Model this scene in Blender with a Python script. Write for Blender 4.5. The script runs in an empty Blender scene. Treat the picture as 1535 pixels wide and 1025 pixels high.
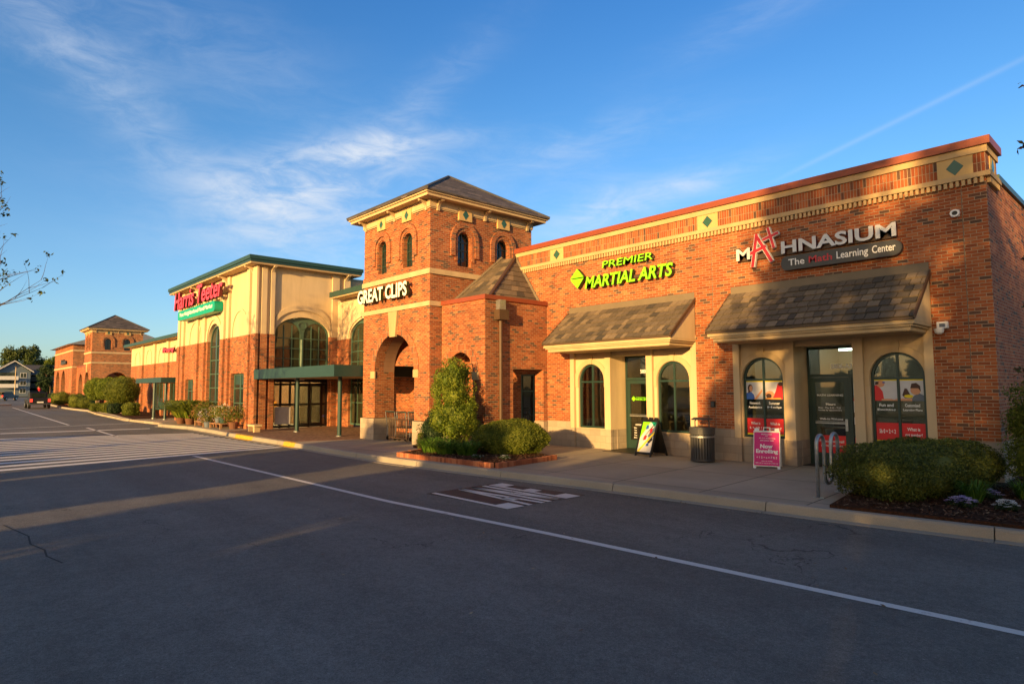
import bpy, bmesh, math, random
import numpy as np
from mathutils import Vector, Matrix, geometry, noise
R = math.radians
random.seed(7)
C = bpy.context.scene.collection
scene = bpy.context.scene

# ------------------------------------------------------------------ camera
cd = bpy.data.cameras.new('camera'); cam = bpy.data.objects.new('camera', cd); C.objects.link(cam)
YAW, PITCH, ROLL = R(-47.4615), R(4.1586), R(-0.2363)
fw = Vector((math.sin(YAW)*math.cos(PITCH), math.cos(YAW)*math.cos(PITCH), math.sin(PITCH)))
r0 = Vector((math.cos(YAW), -math.sin(YAW), 0)); u0 = r0.cross(fw)
cr = r0*math.cos(ROLL)+u0*math.sin(ROLL); cu = -r0*math.sin(ROLL)+u0*math.cos(ROLL)
cam.matrix_world = Matrix(((cr.x, cu.x, -fw.x, 0), (cr.y, cu.y, -fw.y, 0), (cr.z, cu.z, -fw.z, 1.9), (0, 0, 0, 1)))
cd.sensor_width = 36; cd.lens = 938.84/1535*36; cd.clip_start = 0.1; cd.clip_end = 5000
scene.camera = cam

# ------------------------------------------------------------------ light
SUN_AZ, SUN_EL = R(163), R(9.0)            # bearing clockwise from +Y
SKY_STRENGTH, SUN_STRENGTH = 0.14, 4.7
scene.view_settings.view_transform = 'Standard'; scene.view_settings.look = 'None'
scene.view_settings.gamma = 1; scene.view_settings.exposure = 1.12
sun_dir = Vector((math.sin(SUN_AZ)*math.cos(SUN_EL), math.cos(SUN_AZ)*math.cos(SUN_EL), math.sin(SUN_EL)))
sl = bpy.data.lights.new('sun', 'SUN'); so = bpy.data.objects.new('sun', sl); C.objects.link(so)
sl.energy = SUN_STRENGTH; sl.angle = R(0.55); sl.color = (1.0, 0.60, 0.20)
so.rotation_euler = sun_dir.to_track_quat('Z', 'Y').to_euler(); so.location = (0, 0, 60)

world = bpy.data.worlds.new('World'); scene.world = world; world.use_nodes = True
wn = world.node_tree; W = wn.nodes; WL = wn.links
for n in list(W): W.remove(n)
def wnode(t, **k):
    n = W.new(t)
    for a, b in k.items(): setattr(n, a, b)
    return n
def wmath(op, a, b=None, c=None):
    n = wnode('ShaderNodeMath', operation=op)
    for i, x in enumerate((a, b, c)):
        if x is None: continue
        if isinstance(x, (int, float)): n.inputs[i].default_value = x
        else: WL.new(x, n.inputs[i])
    return n.outputs[0]
sky = wnode('ShaderNodeTexSky', sky_type='NISHITA', sun_disc=False, sun_elevation=SUN_EL, sun_rotation=SUN_AZ)
sky.air_density = 1.0; sky.dust_density = 0.6; sky.ozone_density = 2.0
tc = wnode('ShaderNodeTexCoord')
DIR = tc.outputs['Generated']
def wdot(v):
    n = wnode('ShaderNodeVectorMath', operation='DOT_PRODUCT'); WL.new(DIR, n.inputs[0]); n.inputs[1].default_value = v
    return n.outputs['Value']
def wnoise(scale, stretch, rot, detail=6, rough=0.6):
    m = wnode('ShaderNodeMapping'); WL.new(DIR, m.inputs[0]); m.inputs['Scale'].default_value = stretch; m.inputs['Rotation'].default_value = rot
    n = wnode('ShaderNodeTexNoise'); n.inputs['Scale'].default_value = scale; n.inputs['Detail'].default_value = detail
    n.inputs['Roughness'].default_value = rough; n.inputs['Distortion'].default_value = 0.6
    WL.new(m.outputs[0], n.inputs['Vector']); return n.outputs['Fac']
def wblob(az, el, tilt, wa, wb):
    """soft elliptical patch of sky centred on a bearing and height, long axis tilted"""
    c = Vector((math.sin(R(az))*math.cos(R(el)), math.cos(R(az))*math.cos(R(el)), math.sin(R(el))))
    e = Vector((0, 0, 1)).cross(c).normalized()*-1; n = e.cross(c).normalized(); 
    if n.z < 0: n = -n
    t1 = e*math.cos(R(tilt))+n*math.sin(R(tilt)); t2 = -e*math.sin(R(tilt))+n*math.cos(R(tilt))
    a = wmath('DIVIDE', wdot(t1), math.sin(R(wa))); b = wmath('DIVIDE', wdot(t2), math.sin(R(wb)))
    s = wmath('ADD', wmath('MULTIPLY', a, a), wmath('MULTIPLY', b, b))
    g = wmath('POWER', 2.718, wmath('MULTIPLY', s, -1.0))
    return wmath('MULTIPLY', g, wmath('GREATER_THAN', wdot(c), 0.0))
def wramp(x, lo, hi):
    n = wnode('ShaderNodeMapRange'); n.interpolation_type = 'SMOOTHSTEP'
    WL.new(x, n.inputs['Value']); n.inputs['From Min'].default_value = lo; n.inputs['From Max'].default_value = hi
    return n.outputs[0]
#CLOUDS
streak = wnoise(2.2, (1.0, 1.0, 5.0), (0.25, 0.3, 0.2), 9, 0.62)
fine = wnoise(7.0, (1.0, 2.0, 5.5), (0.2, -0.35, 0.6), 9, 0.66)
tex = wramp(wmath('ADD', wmath('MULTIPLY', streak, 0.5), wmath('MULTIPLY', fine, 0.5)), 0.36, 0.68)
cl = None
for az, el, tilt, wa, wb, amp in [(-59, 21.3, 10, 8.5, 1.0, 0.32), (-63.5, 19.2, 16, 8.5, 2.2, 0.5), (-66, 16.5, 25, 7.0, 2.6, 0.5), (-62, 13.0, 0, 12, 3.0, 0.4), (-70, 17, 0, 9, 2.0, .3),
                                  (-39, 15.6, 12, 4.5, 1.7, 0.55), (-31, 17.6, 10, 5.0, 1.1, 0.45), (-40, 21.8, 12, 9.0, 1.5, 0.25), (-80, 21.5, -38, 10, 2.0, 0.22), (-76, 27, -12, 12, 4.0, 0.17),
                                  (-56, 25, 42, 9.0, 1.6, 0.22), (-86, 25.5, -30, 9, 3.0, 0.18), (-48, 17, 5, 18, 4.0, 0.16), (-24, 30, 15, 10, 1.6, 0.16)]:
    b = wmath('MULTIPLY', wblob(az, el, tilt, wa, wb), amp)
    cl = b if cl is None else wmath('ADD', cl, b)
cl = wmath('MULTIPLY', cl, wmath('ADD', wmath('MULTIPLY', tex, 0.95), 0.12))
# a thin contrail along a great circle
tn = wmath('DIVIDE', wdot((0.21278719, 0.39640802, -0.89307463)), 0.0034)
tg = wmath('POWER', 2.718, wmath('MULTIPLY', wmath('MULTIPLY', tn, tn), -1.0))
tm_ = wramp(wdot((-0.2386, 0.9095, 0.3404)), 0.978, 0.999)
cl = wmath('ADD', cl, wmath('MULTIPLY', wmath('MULTIPLY', tg, tm_), 0.14))
#/CLOUDS
# the sky opposite the sun is deep blue, the unseen sunward sky is tinted to warm the shade
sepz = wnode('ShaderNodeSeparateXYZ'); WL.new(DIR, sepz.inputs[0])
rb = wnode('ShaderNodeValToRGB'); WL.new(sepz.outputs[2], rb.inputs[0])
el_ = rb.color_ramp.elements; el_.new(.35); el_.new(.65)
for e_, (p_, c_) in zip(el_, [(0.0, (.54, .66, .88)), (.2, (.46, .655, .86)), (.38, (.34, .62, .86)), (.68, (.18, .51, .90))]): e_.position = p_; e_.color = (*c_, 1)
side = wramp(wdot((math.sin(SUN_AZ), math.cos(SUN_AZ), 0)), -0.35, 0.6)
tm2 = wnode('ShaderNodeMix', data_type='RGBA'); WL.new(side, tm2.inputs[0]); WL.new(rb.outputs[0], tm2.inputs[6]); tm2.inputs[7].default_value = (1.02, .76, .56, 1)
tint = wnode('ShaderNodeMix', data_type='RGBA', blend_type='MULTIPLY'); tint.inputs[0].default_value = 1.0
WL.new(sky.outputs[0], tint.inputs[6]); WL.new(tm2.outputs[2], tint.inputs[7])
cm = wnode('ShaderNodeMix', data_type='RGBA'); cm.clamp_factor = True
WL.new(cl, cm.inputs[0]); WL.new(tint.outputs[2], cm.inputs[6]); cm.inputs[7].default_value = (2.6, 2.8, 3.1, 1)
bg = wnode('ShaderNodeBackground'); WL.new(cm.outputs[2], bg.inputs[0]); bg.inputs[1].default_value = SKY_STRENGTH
wo = wnode('ShaderNodeOutputWorld'); WL.new(bg.outputs[0], wo.inputs[0])

# ------------------------------------------------------------------ materials
class NT:
    def __init__(s, name):
        s.m = bpy.data.materials.new(name); s.m.use_nodes = True; s.t = s.m.node_tree
        s.b = s.t.nodes['Principled BSDF']; s.out = s.t.nodes['Material Output']
    def n(s, t, **k):
        n = s.t.nodes.new(t)
        for a, b in k.items(): setattr(n, a, b)
        return n
    def l(s, a, b): s.t.links.new(a, b)
    def val(s, sock, x):
        if isinstance(x, (int, float)): sock.default_value = x
        elif isinstance(x, tuple): sock.default_value = x if len(x) == 4 or sock.type == 'VECTOR' else (*x, 1)
        else: s.l(x, sock)
    def math(s, op, a, b=0.0):
        n = s.n('ShaderNodeMath', operation=op); s.val(n.inputs[0], a); s.val(n.inputs[1], b); return n.outputs[0]
    def mix(s, f, a, b, bt='MIX'):
        n = s.n('ShaderNodeMix', data_type='RGBA', blend_type=bt); s.val(n.inputs[0], f); s.val(n.inputs[6], a); s.val(n.inputs[7], b); return n.outputs[2]
    def pos(s):
        return s.n('ShaderNodeNewGeometry').outputs['Position']
    def noise(s, scale, detail=4, rough=0.55, vec=None, stretch=None):
        n = s.n('ShaderNodeTexNoise'); n.inputs['Scale'].default_value = scale; n.inputs['Detail'].default_value = detail; n.inputs['Roughness'].default_value = rough
        v = vec if vec is not None else s.pos()
        if stretch:
            m = s.n('ShaderNodeMapping'); s.l(v, m.inputs[0]); m.inputs['Scale'].default_value = stretch; v = m.outputs[0]
        s.l(v, n.inputs['Vector']); return n.outputs['Fac']
    def ramp(s, f, stops):
        n = s.n('ShaderNodeValToRGB'); s.val(n.inputs[0], f); e = n.color_ramp.elements
        while len(e) < len(stops): e.new(0.5)
        for q, (p, c) in zip(e, stops): q.position = p; q.color = (*c, 1)
        return n.outputs[0]
    def rng(s, x, a, b, c, d):
        n = s.n('ShaderNodeMapRange'); s.val(n.inputs[0], x)
        for i, y in enumerate((a, b, c, d)): n.inputs[i+1].default_value = y
        return n.outputs[0]
    def bump(s, h, strength=0.3, dist=0.01):
        n = s.n('ShaderNodeBump'); s.l(h, n.inputs['Height']); n.inputs['Strength'].default_value = strength; n.inputs['Distance'].default_value = dist
        s.l(n.outputs[0], s.b.inputs['Normal'])
    def fin(s, col, rough=0.7, metal=0.0, spec=0.4):
        s.val(s.b.inputs['Base Color'], col); s.val(s.b.inputs['Roughness'], rough); s.b.inputs['Metallic'].default_value = metal
        s.b.inputs['Specular IOR Level'].default_value = spec; return s.m

def wall_uv(q, swap=False):
    sx = q.n('ShaderNodeSeparateXYZ'); q.l(q.pos(), sx.inputs[0])
    u = q.math('ADD', sx.outputs[0], sx.outputs[1]); c = q.n('ShaderNodeCombineXYZ')
    q.l(u, c.inputs[0]); q.l(sx.outputs[2], c.inputs[1]); return c.outputs[0]
def bricks(q, vec, bw, bh, mortar, offset=0.5, smooth=0.1):
    n = q.n('ShaderNodeTexBrick'); q.l(vec, n.inputs['Vector']); n.offset = offset
    for k, v in (('Scale', 1.0), ('Mortar Size', mortar), ('Mortar Smooth', smooth), ('Brick Width', bw), ('Row Height', bh), ('Bias', 0.0)): n.inputs[k].default_value = v
    n.inputs['Color1'].default_value = (0, 0, 0, 1); n.inputs['Color2'].default_value = (1, 1, 1, 1); n.inputs['Mortar'].default_value = (0.5, 0.5, 0.5, 1)
    return n
def brick_mat(name, bw, bh, offset=0.5, shift=None, mort=(0.41, 0.29, 0.185), msize=0.0066, tone=1.0):
    q = NT(name); v = wall_uv(q)
    if shift:
        m = q.n('ShaderNodeMapping'); q.l(v, m.inputs[0]); m.inputs['Location'].default_value = shift; v = m.outputs[0]
    b = bricks(q, v, bw, bh, msize, offset)
    t = tone
    col = q.ramp(b.outputs['Color'], [(0.0, (.10*t, .06*t, .045*t)), (0.06, (.14*t, .07*t, .045*t)), (0.12, (.24*t, .064*t, .025*t)), (0.45, (.345*t, .090*t, .031*t)), (0.8, (.41*t, .119*t, .041*t)), (1.0, (.46*t, .165*t, .066*t))])
    big = q.rng(q.noise(0.55, 6, .65), 0.3, 0.7, 0.80, 1.14); grain = q.rng(q.noise(60, 3), 0.3, 0.7, 0.88, 1.1)
    vv = q.math('MULTIPLY', q.math('MULTIPLY', big, grain), q.rng(q.noise(1.0, 5, .6, stretch=(1.3, 1.3, .16)), .32, .7, .80, 1.10))
    cc = q.n('ShaderNodeCombineXYZ')
    for i in range(3): q.l(vv, cc.inputs[i])
    col = q.mix(1.0, q.mix(b.outputs['Fac'], col, mort), cc.outputs[0], 'MULTIPLY')
    q.bump(q.math('SUBTRACT', 1.0, b.outputs['Fac']), 0.9, 0.009)
    return q.fin(col, 0.85, spec=0.25)
def plain(name, col, rough=0.6, metal=0.0, spec=0.4, var=0.08, scale=3.0, bump=0.0):
    q = NT(name); a = tuple(x*(1-var) for x in col); b = tuple(min(1, x*(1+var)) for x in col)
    n = q.noise(scale, 5); c = q.ramp(n, [(0.3, a), (0.7, b)])
    if bump: q.bump(q.noise(scale*40, 3), bump, 0.004)
    return q.fin(c, rough, metal, spec)
M = {}
M['brick'] = brick_mat('brick', 0.2032, 0.0677)
M['soldier'] = brick_mat('soldier_brick', 0.0677, 0.203, 0.0, (0.0, -6.147, 0))
M['edging'] = brick_mat('edging_brick', 0.075, 0.2, 0.0, (0, -0.05, 0), tone=0.85)
M['brick_rough'] = brick_mat('weathered_brick', 0.2032, 0.0677, tone=0.9)
def stucco(name, col):
    q = NT(name)
    st = q.rng(q.noise(1.4, 6, 0.65, stretch=(1.3, 1.3, .22)), 0.3, 0.75, 0.80, 1.07)
    cc = q.n('ShaderNodeCombineXYZ')
    for i in range(3): q.l(st, cc.inputs[i])
    q.bump(q.noise(140, 3), 0.25, 0.003)
    return q.fin(q.mix(1.0, (*col, 1), cc.outputs[0], 'MULTIPLY'), 0.9, spec=0.2)
M['stucco'] = stucco('tan_stucco', (.60, .46, .29))
M['cream'] = stucco('cream_stucco', (.64, .50, .32))
M['trim'] = stucco('tan_trim', (.56, .42, .25))
M['cornice'] = stucco('tan_cornice_stone', (.52, .37, .20))
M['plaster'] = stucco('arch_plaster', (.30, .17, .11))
def stone():
    q = NT('split_stone'); b = bricks(q, wall_uv(q), 0.41, 0.2, 0.006)
    col = q.ramp(b.outputs['Color'], [(0, (.33, .27, .21)), (1, (.43, .35, .27))])
    col = q.mix(b.outputs['Fac'], col, (.27, .22, .18)); 
    col = q.mix(q.rng(q.noise(5, 6), .35, .7, 0, .35), col, (.26, .21, .17))
    q.bump(q.noise(45, 5), .5, .01); return q.fin(col, .9, spec=.2)
M['stone'] = stone()
M['green'] = plain('green_metal', (.020, .060, .055), .45, 0.0, .5)
M['green_light'] = plain('green_fascia', (.019, .055, .054), .4, 0.0, .5)
M['frame'] = plain('dark_green_frame', (.014, .040, .034), .4, 0.0, .5)
M['frame_pale'] = plain('grey_green_frame', (.055, .11, .085), .45, 0, .5)
M['coping'] = plain('red_coping', (.24, .055, .026), .5, 0, .4)
M['brown_metal'] = plain('brown_metal', (.085, .05, .03), .45, 0, .4)
M['taupe'] = plain('taupe_flashing', (.16, .125, .085), .6)
M['black'] = plain('black_plastic', (.012, .012, .013), .45)
M['bin'] = plain('charcoal_paint', (.055, .055, .06), .42)
M['white'] = plain('white_plastic', (.78, .78, .78), .45, var=.03)
M['galv'] = plain('galvanised_steel', (.36, .38, .40), .38, .75, scale=12, var=.2)
M['dark'] = plain('unlit_interior', (.03, .026, .022), .8)
M['lime'] = plain('lime_acrylic', (.24, .80, .01), .35, var=.03)
M['lime_side'] = plain('dark_letter_return', (.03, .045, .015), .5)
M['letter_grey'] = plain('silver_letter', (.58, .60, .64), .35, .0, .5)
M['letter_red'] = plain('red_letter', (.50, .02, .035), .4)
M['letter_pink'] = plain('rose_letter', (.72, .05, .09), .4)
M['letter_rose_side'] = plain('maroon_return', (.09, .008, .012), .5)
M['pill'] = plain('charcoal_sign_face', (.05, .052, .055), .45)
M['teal'] = plain('teal_sign', (.0, .32, .22), .4)
M['red_print'] = plain('red_print', (.62, .02, .025), .4, var=.04)
M['magenta'] = plain('magenta_print', (.60, .0, .17), .4, var=.04)
M['yellow_print'] = plain('yellow_print', (.75, .60, .01), .4)
M['grey_print'] = plain('pale_grey_print', (.55, .55, .58), .5)
M['skin'] = plain('printed_skin', (.62, .30, .16), .5)
M['hair'] = plain('printed_hair', (.06, .025, .015), .5)
M['blue_print'] = plain('blue_print', (.02, .09, .42), .5)
M['slate_print'] = plain('slate_print', (.12, .15, .2), .5)
M['orange_print'] = plain('orange_print', (.7, .3, .05), .5)
M['diamond'] = plain('green_diamond_tile', (.03, .10, .075), .3)
M['tile'] = stucco('tan_tile', (.58, .40, .18))
M['bark'] = plain('bark', (.10, .07, .05), .9, scale=14, var=.35, bump=.5)
M['pale_bark'] = plain('pale_bark', (.26, .19, .13), .9, scale=14, var=.3)
M['wood'] = plain('pallet_wood', (.30, .17, .09), .8, scale=8, var=.25)
M['terracotta'] = plain('terracotta', (.14, .06, .035), .8)
M['rubber'] = plain('rubber', (.015, .015, .015), .8)
M['metal_roof'] = plain('grey_metal_roof', (.25, .27, .31), .4, .3)
M['yellow_paint'] = plain('yellow_kerb_paint', (.52, .31, .025), .7, var=.25, scale=9)
M['siding'] = plain('blue_grey_siding', (.11, .15, .20), .8)
M['siding_white'] = plain('white_siding', (.62, .62, .62), .8)
M['dark_roof'] = plain('charcoal_roof', (.06, .06, .065), .9)
M['soffit'] = stucco('soffit_board', (.50, .37, .22))
def glass_dark(name, tint=(.012, .018, .016), warm=0.0):
    q = NT(name); n = q.noise(.9, 3, stretch=(1, 1, .35))
    c = q.ramp(n, [(.38, tint), (.62, tuple(x*2.2 for x in tint))])
    wv = q.n('ShaderNodeBump'); q.l(q.noise(1.3, 2), wv.inputs['Height']); wv.inputs['Strength'].default_value = .08; wv.inputs['Distance'].default_value = .05
    q.l(wv.outputs[0], q.b.inputs['Normal']); return q.fin(c, .03, 0, .6)
M['glass_dark'] = glass_dark('dark_window_glass')
M['glass_tan'] = glass_dark('store_window_glass', (.022, .022, .012))
def glass_clear():
    q = NT('clear_window_glass'); q.t.nodes.remove(q.b)
    tr = q.n('ShaderNodeBsdfTransparent'); tr.inputs[0].default_value = (.72, .78, .76, 1)
    gl = q.n('ShaderNodeBsdfGlossy'); gl.inputs['Roughness'].default_value = .02
    fr = q.n('ShaderNodeFresnel'); fr.inputs[0].default_value = 1.5
    mx = q.n('ShaderNodeMixShader'); q.l(q.math('MULTIPLY', fr.outputs[0], 1.6), mx.inputs[0]); q.l(tr.outputs[0], mx.inputs[1]); q.l(gl.outputs[0], mx.inputs[2]); q.l(mx.outputs[0], q.out.inputs[0]); return q.m
M['glass'] = glass_clear()
def emit(name, col, s):
    q = NT(name); q.t.nodes.remove(q.b); e = q.n('ShaderNodeEmission'); e.inputs[0].default_value = (*col, 1); e.inputs[1].default_value = s; q.l(e.outputs[0], q.out.inputs[0]); return q.m
M['lamp'] = emit('fluorescent_tube', (.9, 1, .92), 7.0)
M['lamp_store_fill'] = emit('store_fill_lamp', (1, .74, .36), 16.0)
M['lamp_warm'] = emit('warm_lamp', (1, .72, .32), 5.0)
M['tail'] = emit('tail_light', (1, .06, .03), .9)
def shingle(name, lo, hi, warm, island=True):
    q = NT(name)
    if island: f = q.n('ShaderNodeNewGeometry').outputs['Random Per Island']
    else: f = bricks(q, wall_uv(q), .34, .13, .012).outputs['Color']
    col = q.ramp(f, [(0, lo), (.3, tuple((a+b)*.42 for a, b in zip(lo, hi))), (.65, warm), (1, hi)])
    st = q.rng(q.noise(30, 5, stretch=(1, .5, .5)), .3, .7, .85, 1.1); cc = q.n('ShaderNodeCombineXYZ')
    for i in range(3): q.l(st, cc.inputs[i])
    q.bump(q.noise(70, 4), .3, .005)
    return q.fin(q.mix(1.0, col, cc.outputs[0], 'MULTIPLY'), .85, spec=.25)
M['shingle'] = shingle('wood_tone_shingles', (.065, .058, .052), (.23, .175, .12), (.14, .11, .083))
M['shingle_far'] = shingle('grey_shingles', (.05, .045, .045), (.16, .13, .12), (.09, .08, .075), False)
def leafmat(name, dark, mid, light, tl=.3):
    q = NT(name); f = q.n('ShaderNodeNewGeometry').outputs['Random Per Island']
    cl_ = q.rng(q.noise(2.2, 3), .3, .7, -.22, .22)
    col = q.ramp(q.math('ADD', f, cl_), [(.05, dark), (.5, mid), (.95, light)])
    q.fin(col, .55, spec=.3)
    t = q.n('ShaderNodeBsdfTranslucent'); q.l(col, t.inputs[0]); mx = q.n('ShaderNodeMixShader'); mx.inputs[0].default_value = tl
    q.l(q.b.outputs[0], mx.inputs[1]); q.l(t.outputs[0], mx.inputs[2]); q.l(mx.outputs[0], q.out.inputs[0]); return q.m
M['leaf_hedge'] = leafmat('boxwood_leaves', (0.035, 0.055, 0.009), (0.085, 0.115, 0.02), (0.17, 0.19, 0.036))
M['leaf_olive'] = leafmat('olive_shrub_leaves', (0.045, 0.07, 0.006), (0.11, 0.145, 0.015), (0.19, 0.21, 0.026))
M['leaf_lime'] = leafmat('yellow_green_leaves', (0.05, 0.09, 0.008), (0.115, 0.17, 0.014), (0.25, 0.29, 0.03))
M['leaf_dark'] = leafmat('dark_green_leaves', (.010, .028, .010), (.022, .05, .016), (.05, .085, .03))
M['leaf_grass'] = leafmat('lily_turf', (.03, .085, .006), (.06, .14, .012), (.12, .22, .03))
M['leaf_tree'] = leafmat('tree_leaves', (.03, .05, .012), (.05, .085, .02), (.10, .13, .035))
M['leaf_brown'] = leafmat('bronze_leaves', (.05, .018, .012), (.07, .03, .018), (.05, .07, .02))
M['petal_lilac'] = leafmat('lilac_petals', (.35, .25, .6), (.6, .5, .75), (.8, .75, .85), .2)
M['petal_white'] = leafmat('white_petals', (.7, .7, .68), (.8, .8, .8), (.85, .85, .85), .2)
M['petal_mix'] = leafmat('mixed_petals', (.5, .05, .08), (.6, .25, .05), (.7, .5, .4), .2)
def asphalt():
    q = NT('asphalt')
    a = q.rng(q.noise(.16, 5, .6), .3, .7, .85, 1.18); b = q.rng(q.noise(2.2, 6, .65), .3, .7, .9, 1.1); g = q.math('MULTIPLY', q.rng(q.noise(150, 2, .8), .3, .72, .5, 1.6), q.math('MULTIPLY', q.rng(q.noise(38, 3, .8), .3, .7, .74, 1.28), q.rng(q.noise(11, 3, .7), .3, .7, .86, 1.14)))
    tr = q.rng(q.noise(1.0, 4, .6, stretch=(.05, .9, 1)), .3, .7, .84, 1.14); oil = q.rng(q.noise(.9, 4, .7), .66, .78, 1.0, .62)
    v = q.math('MULTIPLY', q.math('MULTIPLY', q.math('MULTIPLY', a, b), g), q.math('MULTIPLY', tr, oil))
    cc = q.n('ShaderNodeCombineXYZ')
    for i in range(3): q.l(v, cc.inputs[i])
    col = q.mix(1.0, (.128, .124, .115, 1), cc.outputs[0], 'MULTIPLY')
    vo = q.n('ShaderNodeTexVoronoi', feature='DISTANCE_TO_EDGE'); vo.inputs['Scale'].default_value = .16
    m = q.n('ShaderNodeMix', data_type='VECTOR'); m.inputs[0].default_value = .12
    nn = q.n('ShaderNodeTexNoise'); nn.inputs['Scale'].default_value = 1.1; nn.inputs['Detail'].default_value = 6
    q.l(q.pos(), nn.inputs['Vector']); q.l(q.pos(), m.inputs[4])
    va = q.n('ShaderNodeVectorMath', operation='MULTIPLY_ADD'); q.l(nn.outputs['Color'], va.inputs[0]); va.inputs[1].default_value = (2.2, 2.2, 0); q.l(q.pos(), va.inputs[2])
    q.l(va.outputs[0], vo.inputs['Vector'])
    crack = q.math('MULTIPLY', q.math('LESS_THAN', vo.outputs['Distance'], .0016), q.math('GREATER_THAN', q.noise(.35, 2), .52))
    col = q.mix(q.math('MULTIPLY', crack, .6), col, (.018, .017, .017))
    sp = q.n('ShaderNodeTexVoronoi'); sp.inputs['Scale'].default_value = 7.5; q.l(q.pos(), sp.inputs['Vector'])
    col = q.mix(q.math('MULTIPLY', q.math('LESS_THAN', sp.outputs['Distance'], .06), .8), col, (.26, .25, .23))
    q.bump(q.noise(130, 3, .7), .55, .008)
    return q.fin(col, .82, spec=.28)
M['asphalt'] = asphalt()
def concrete(name, base, grid=None, rough=.85):
    q = NT(name)
    a = q.rng(q.noise(.7, 6, .6), .3, .7, .84, 1.1); g = q.rng(q.noise(90, 2, .7), .3, .7, .88, 1.1)
    v = q.math('MULTIPLY', a, g); cc = q.n('ShaderNodeCombineXYZ')
    for i in range(3): q.l(v, cc.inputs[i])
    col = q.mix(1.0, (*base, 1), cc.outputs[0], 'MULTIPLY')
    if grid:
        m = q.n('ShaderNodeMapping'); q.l(q.pos(), m.inputs[0]); m.inputs['Rotation'].default_value = (0, 0, R(grid[2])); m.inputs['Location'].default_value = (0, .55, 0)
        b = bricks(q, m.outputs[0], grid[0], grid[1], .015, 0.0)
        col = q.mix(b.outputs['Fac'], col, tuple(x*.34 for x in base))
        col = q.mix(.12, col, b.outputs['Color'], 'OVERLAY')
    sp = q.rng(q.noise(3.5, 4, .7), .62, .75, 0, .35); col = q.mix(sp, col, tuple(x*.5 for x in base))
    q.bump(q.noise(60, 4), .25, .006); return q.fin(col, rough, spec=.25)
M['sidewalk'] = concrete('sidewalk_concrete', (.33, .28, .22), (1.85, 2.3, -3.5))
M['curb'] = concrete('kerb_concrete', (.31, .275, .23))
M['paver'] = None
def paver():
    q = NT('brick_pavers'); m = q.n('ShaderNodeMapping'); q.l(q.pos(), m.inputs[0]); m.inputs['Rotation'].default_value = (0, 0, R(45))
    b = bricks(q, m.outputs[0], .2, .1, .006); col = q.ramp(b.outputs['Color'], [(0, (.17, .09, .06)), (1, (.30, .17, .11))])
    return q.fin(q.mix(b.outputs['Fac'], col, (.14, .1, .08)), .85, spec=.2)
M['paver'] = paver()
def mulch():
    q = NT('bark_mulch'); n = q.noise(28, 6, .75); col = q.ramp(n, [(.3, (.018, .009, .006)), (.55, (.065, .03, .018)), (.8, (.13, .065, .04))])
    q.bump(n, 1.0, .04); return q.fin(col, .95, spec=.1)
M['mulch'] = mulch()
M['grassland'] = plain('grass_ground', (.05, .07, .02), .95, var=.3, scale=.5)
def paint(name, col, wear):
    q = NT(name); n = q.noise(3.0, 6, .75); f = q.rng(n, wear-.04, wear+.06, 0, 1); g = q.rng(q.noise(70, 3, .7), .3, .7, .86, 1.05); cc = q.n('ShaderNodeCombineXYZ')
    for i in range(3): q.l(g, cc.inputs[i])
    c = q.mix(1.0, (*col, 1), cc.outputs[0], 'MULTIPLY'); return q.fin(q.mix(f, (.11, .105, .10), c), .7, spec=.3)
M['paint'] = paint('road_paint', (.62, .60, .58), .335)
M['paint_old'] = paint('worn_road_paint', (.70, .68, .65), .325)
M['sealer'] = plain('fresh_black_sealer', (.032, .029, .029), .7, var=.2)

# ------------------------------------------------------------------ mesh helpers
FR = lambda o, u, v, n: (Vector(o), Vector(u), Vector(v), Vector(n))
def front(y): return FR((0, y, 0), (1, 0, 0), (0, 0, 1), (0, -1, 0))
def rightf(x): return FR((x, 0, 0), (0, 1, 0), (0, 0, 1), (1, 0, 0))
def leftf(x): return FR((x, 0, 0), (0, 1, 0), (0, 0, 1), (-1, 0, 0))
def backf(y): return FR((0, y, 0), (1, 0, 0), (0, 0, 1), (0, 1, 0))
def flat(z): return FR((0, 0, z), (1, 0, 0), (0, 1, 0), (0, 0, 1))
SPLIT = {'stone_base', 'stone_sill', 'wall', 'upper_wall', 'rear_wall', 'side_wall', 'pilaster', 'pilaster_base', 'arch_trim', 'recess_base', 'rake_board', 'cheek', 'impost', 'raceway', 'standoff', 'hip_cap', 'flashing', 'picture', 'interior_wall', 'arch_moulding', 'wheel', 'post', 'window', 'balcony', 'headlight', 'tail_light', 'leg', 'pot', 'slat', 'hood_leg', 'hinge', 'foot', 'stem', 'panel', 'goods_stand_'}
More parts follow.
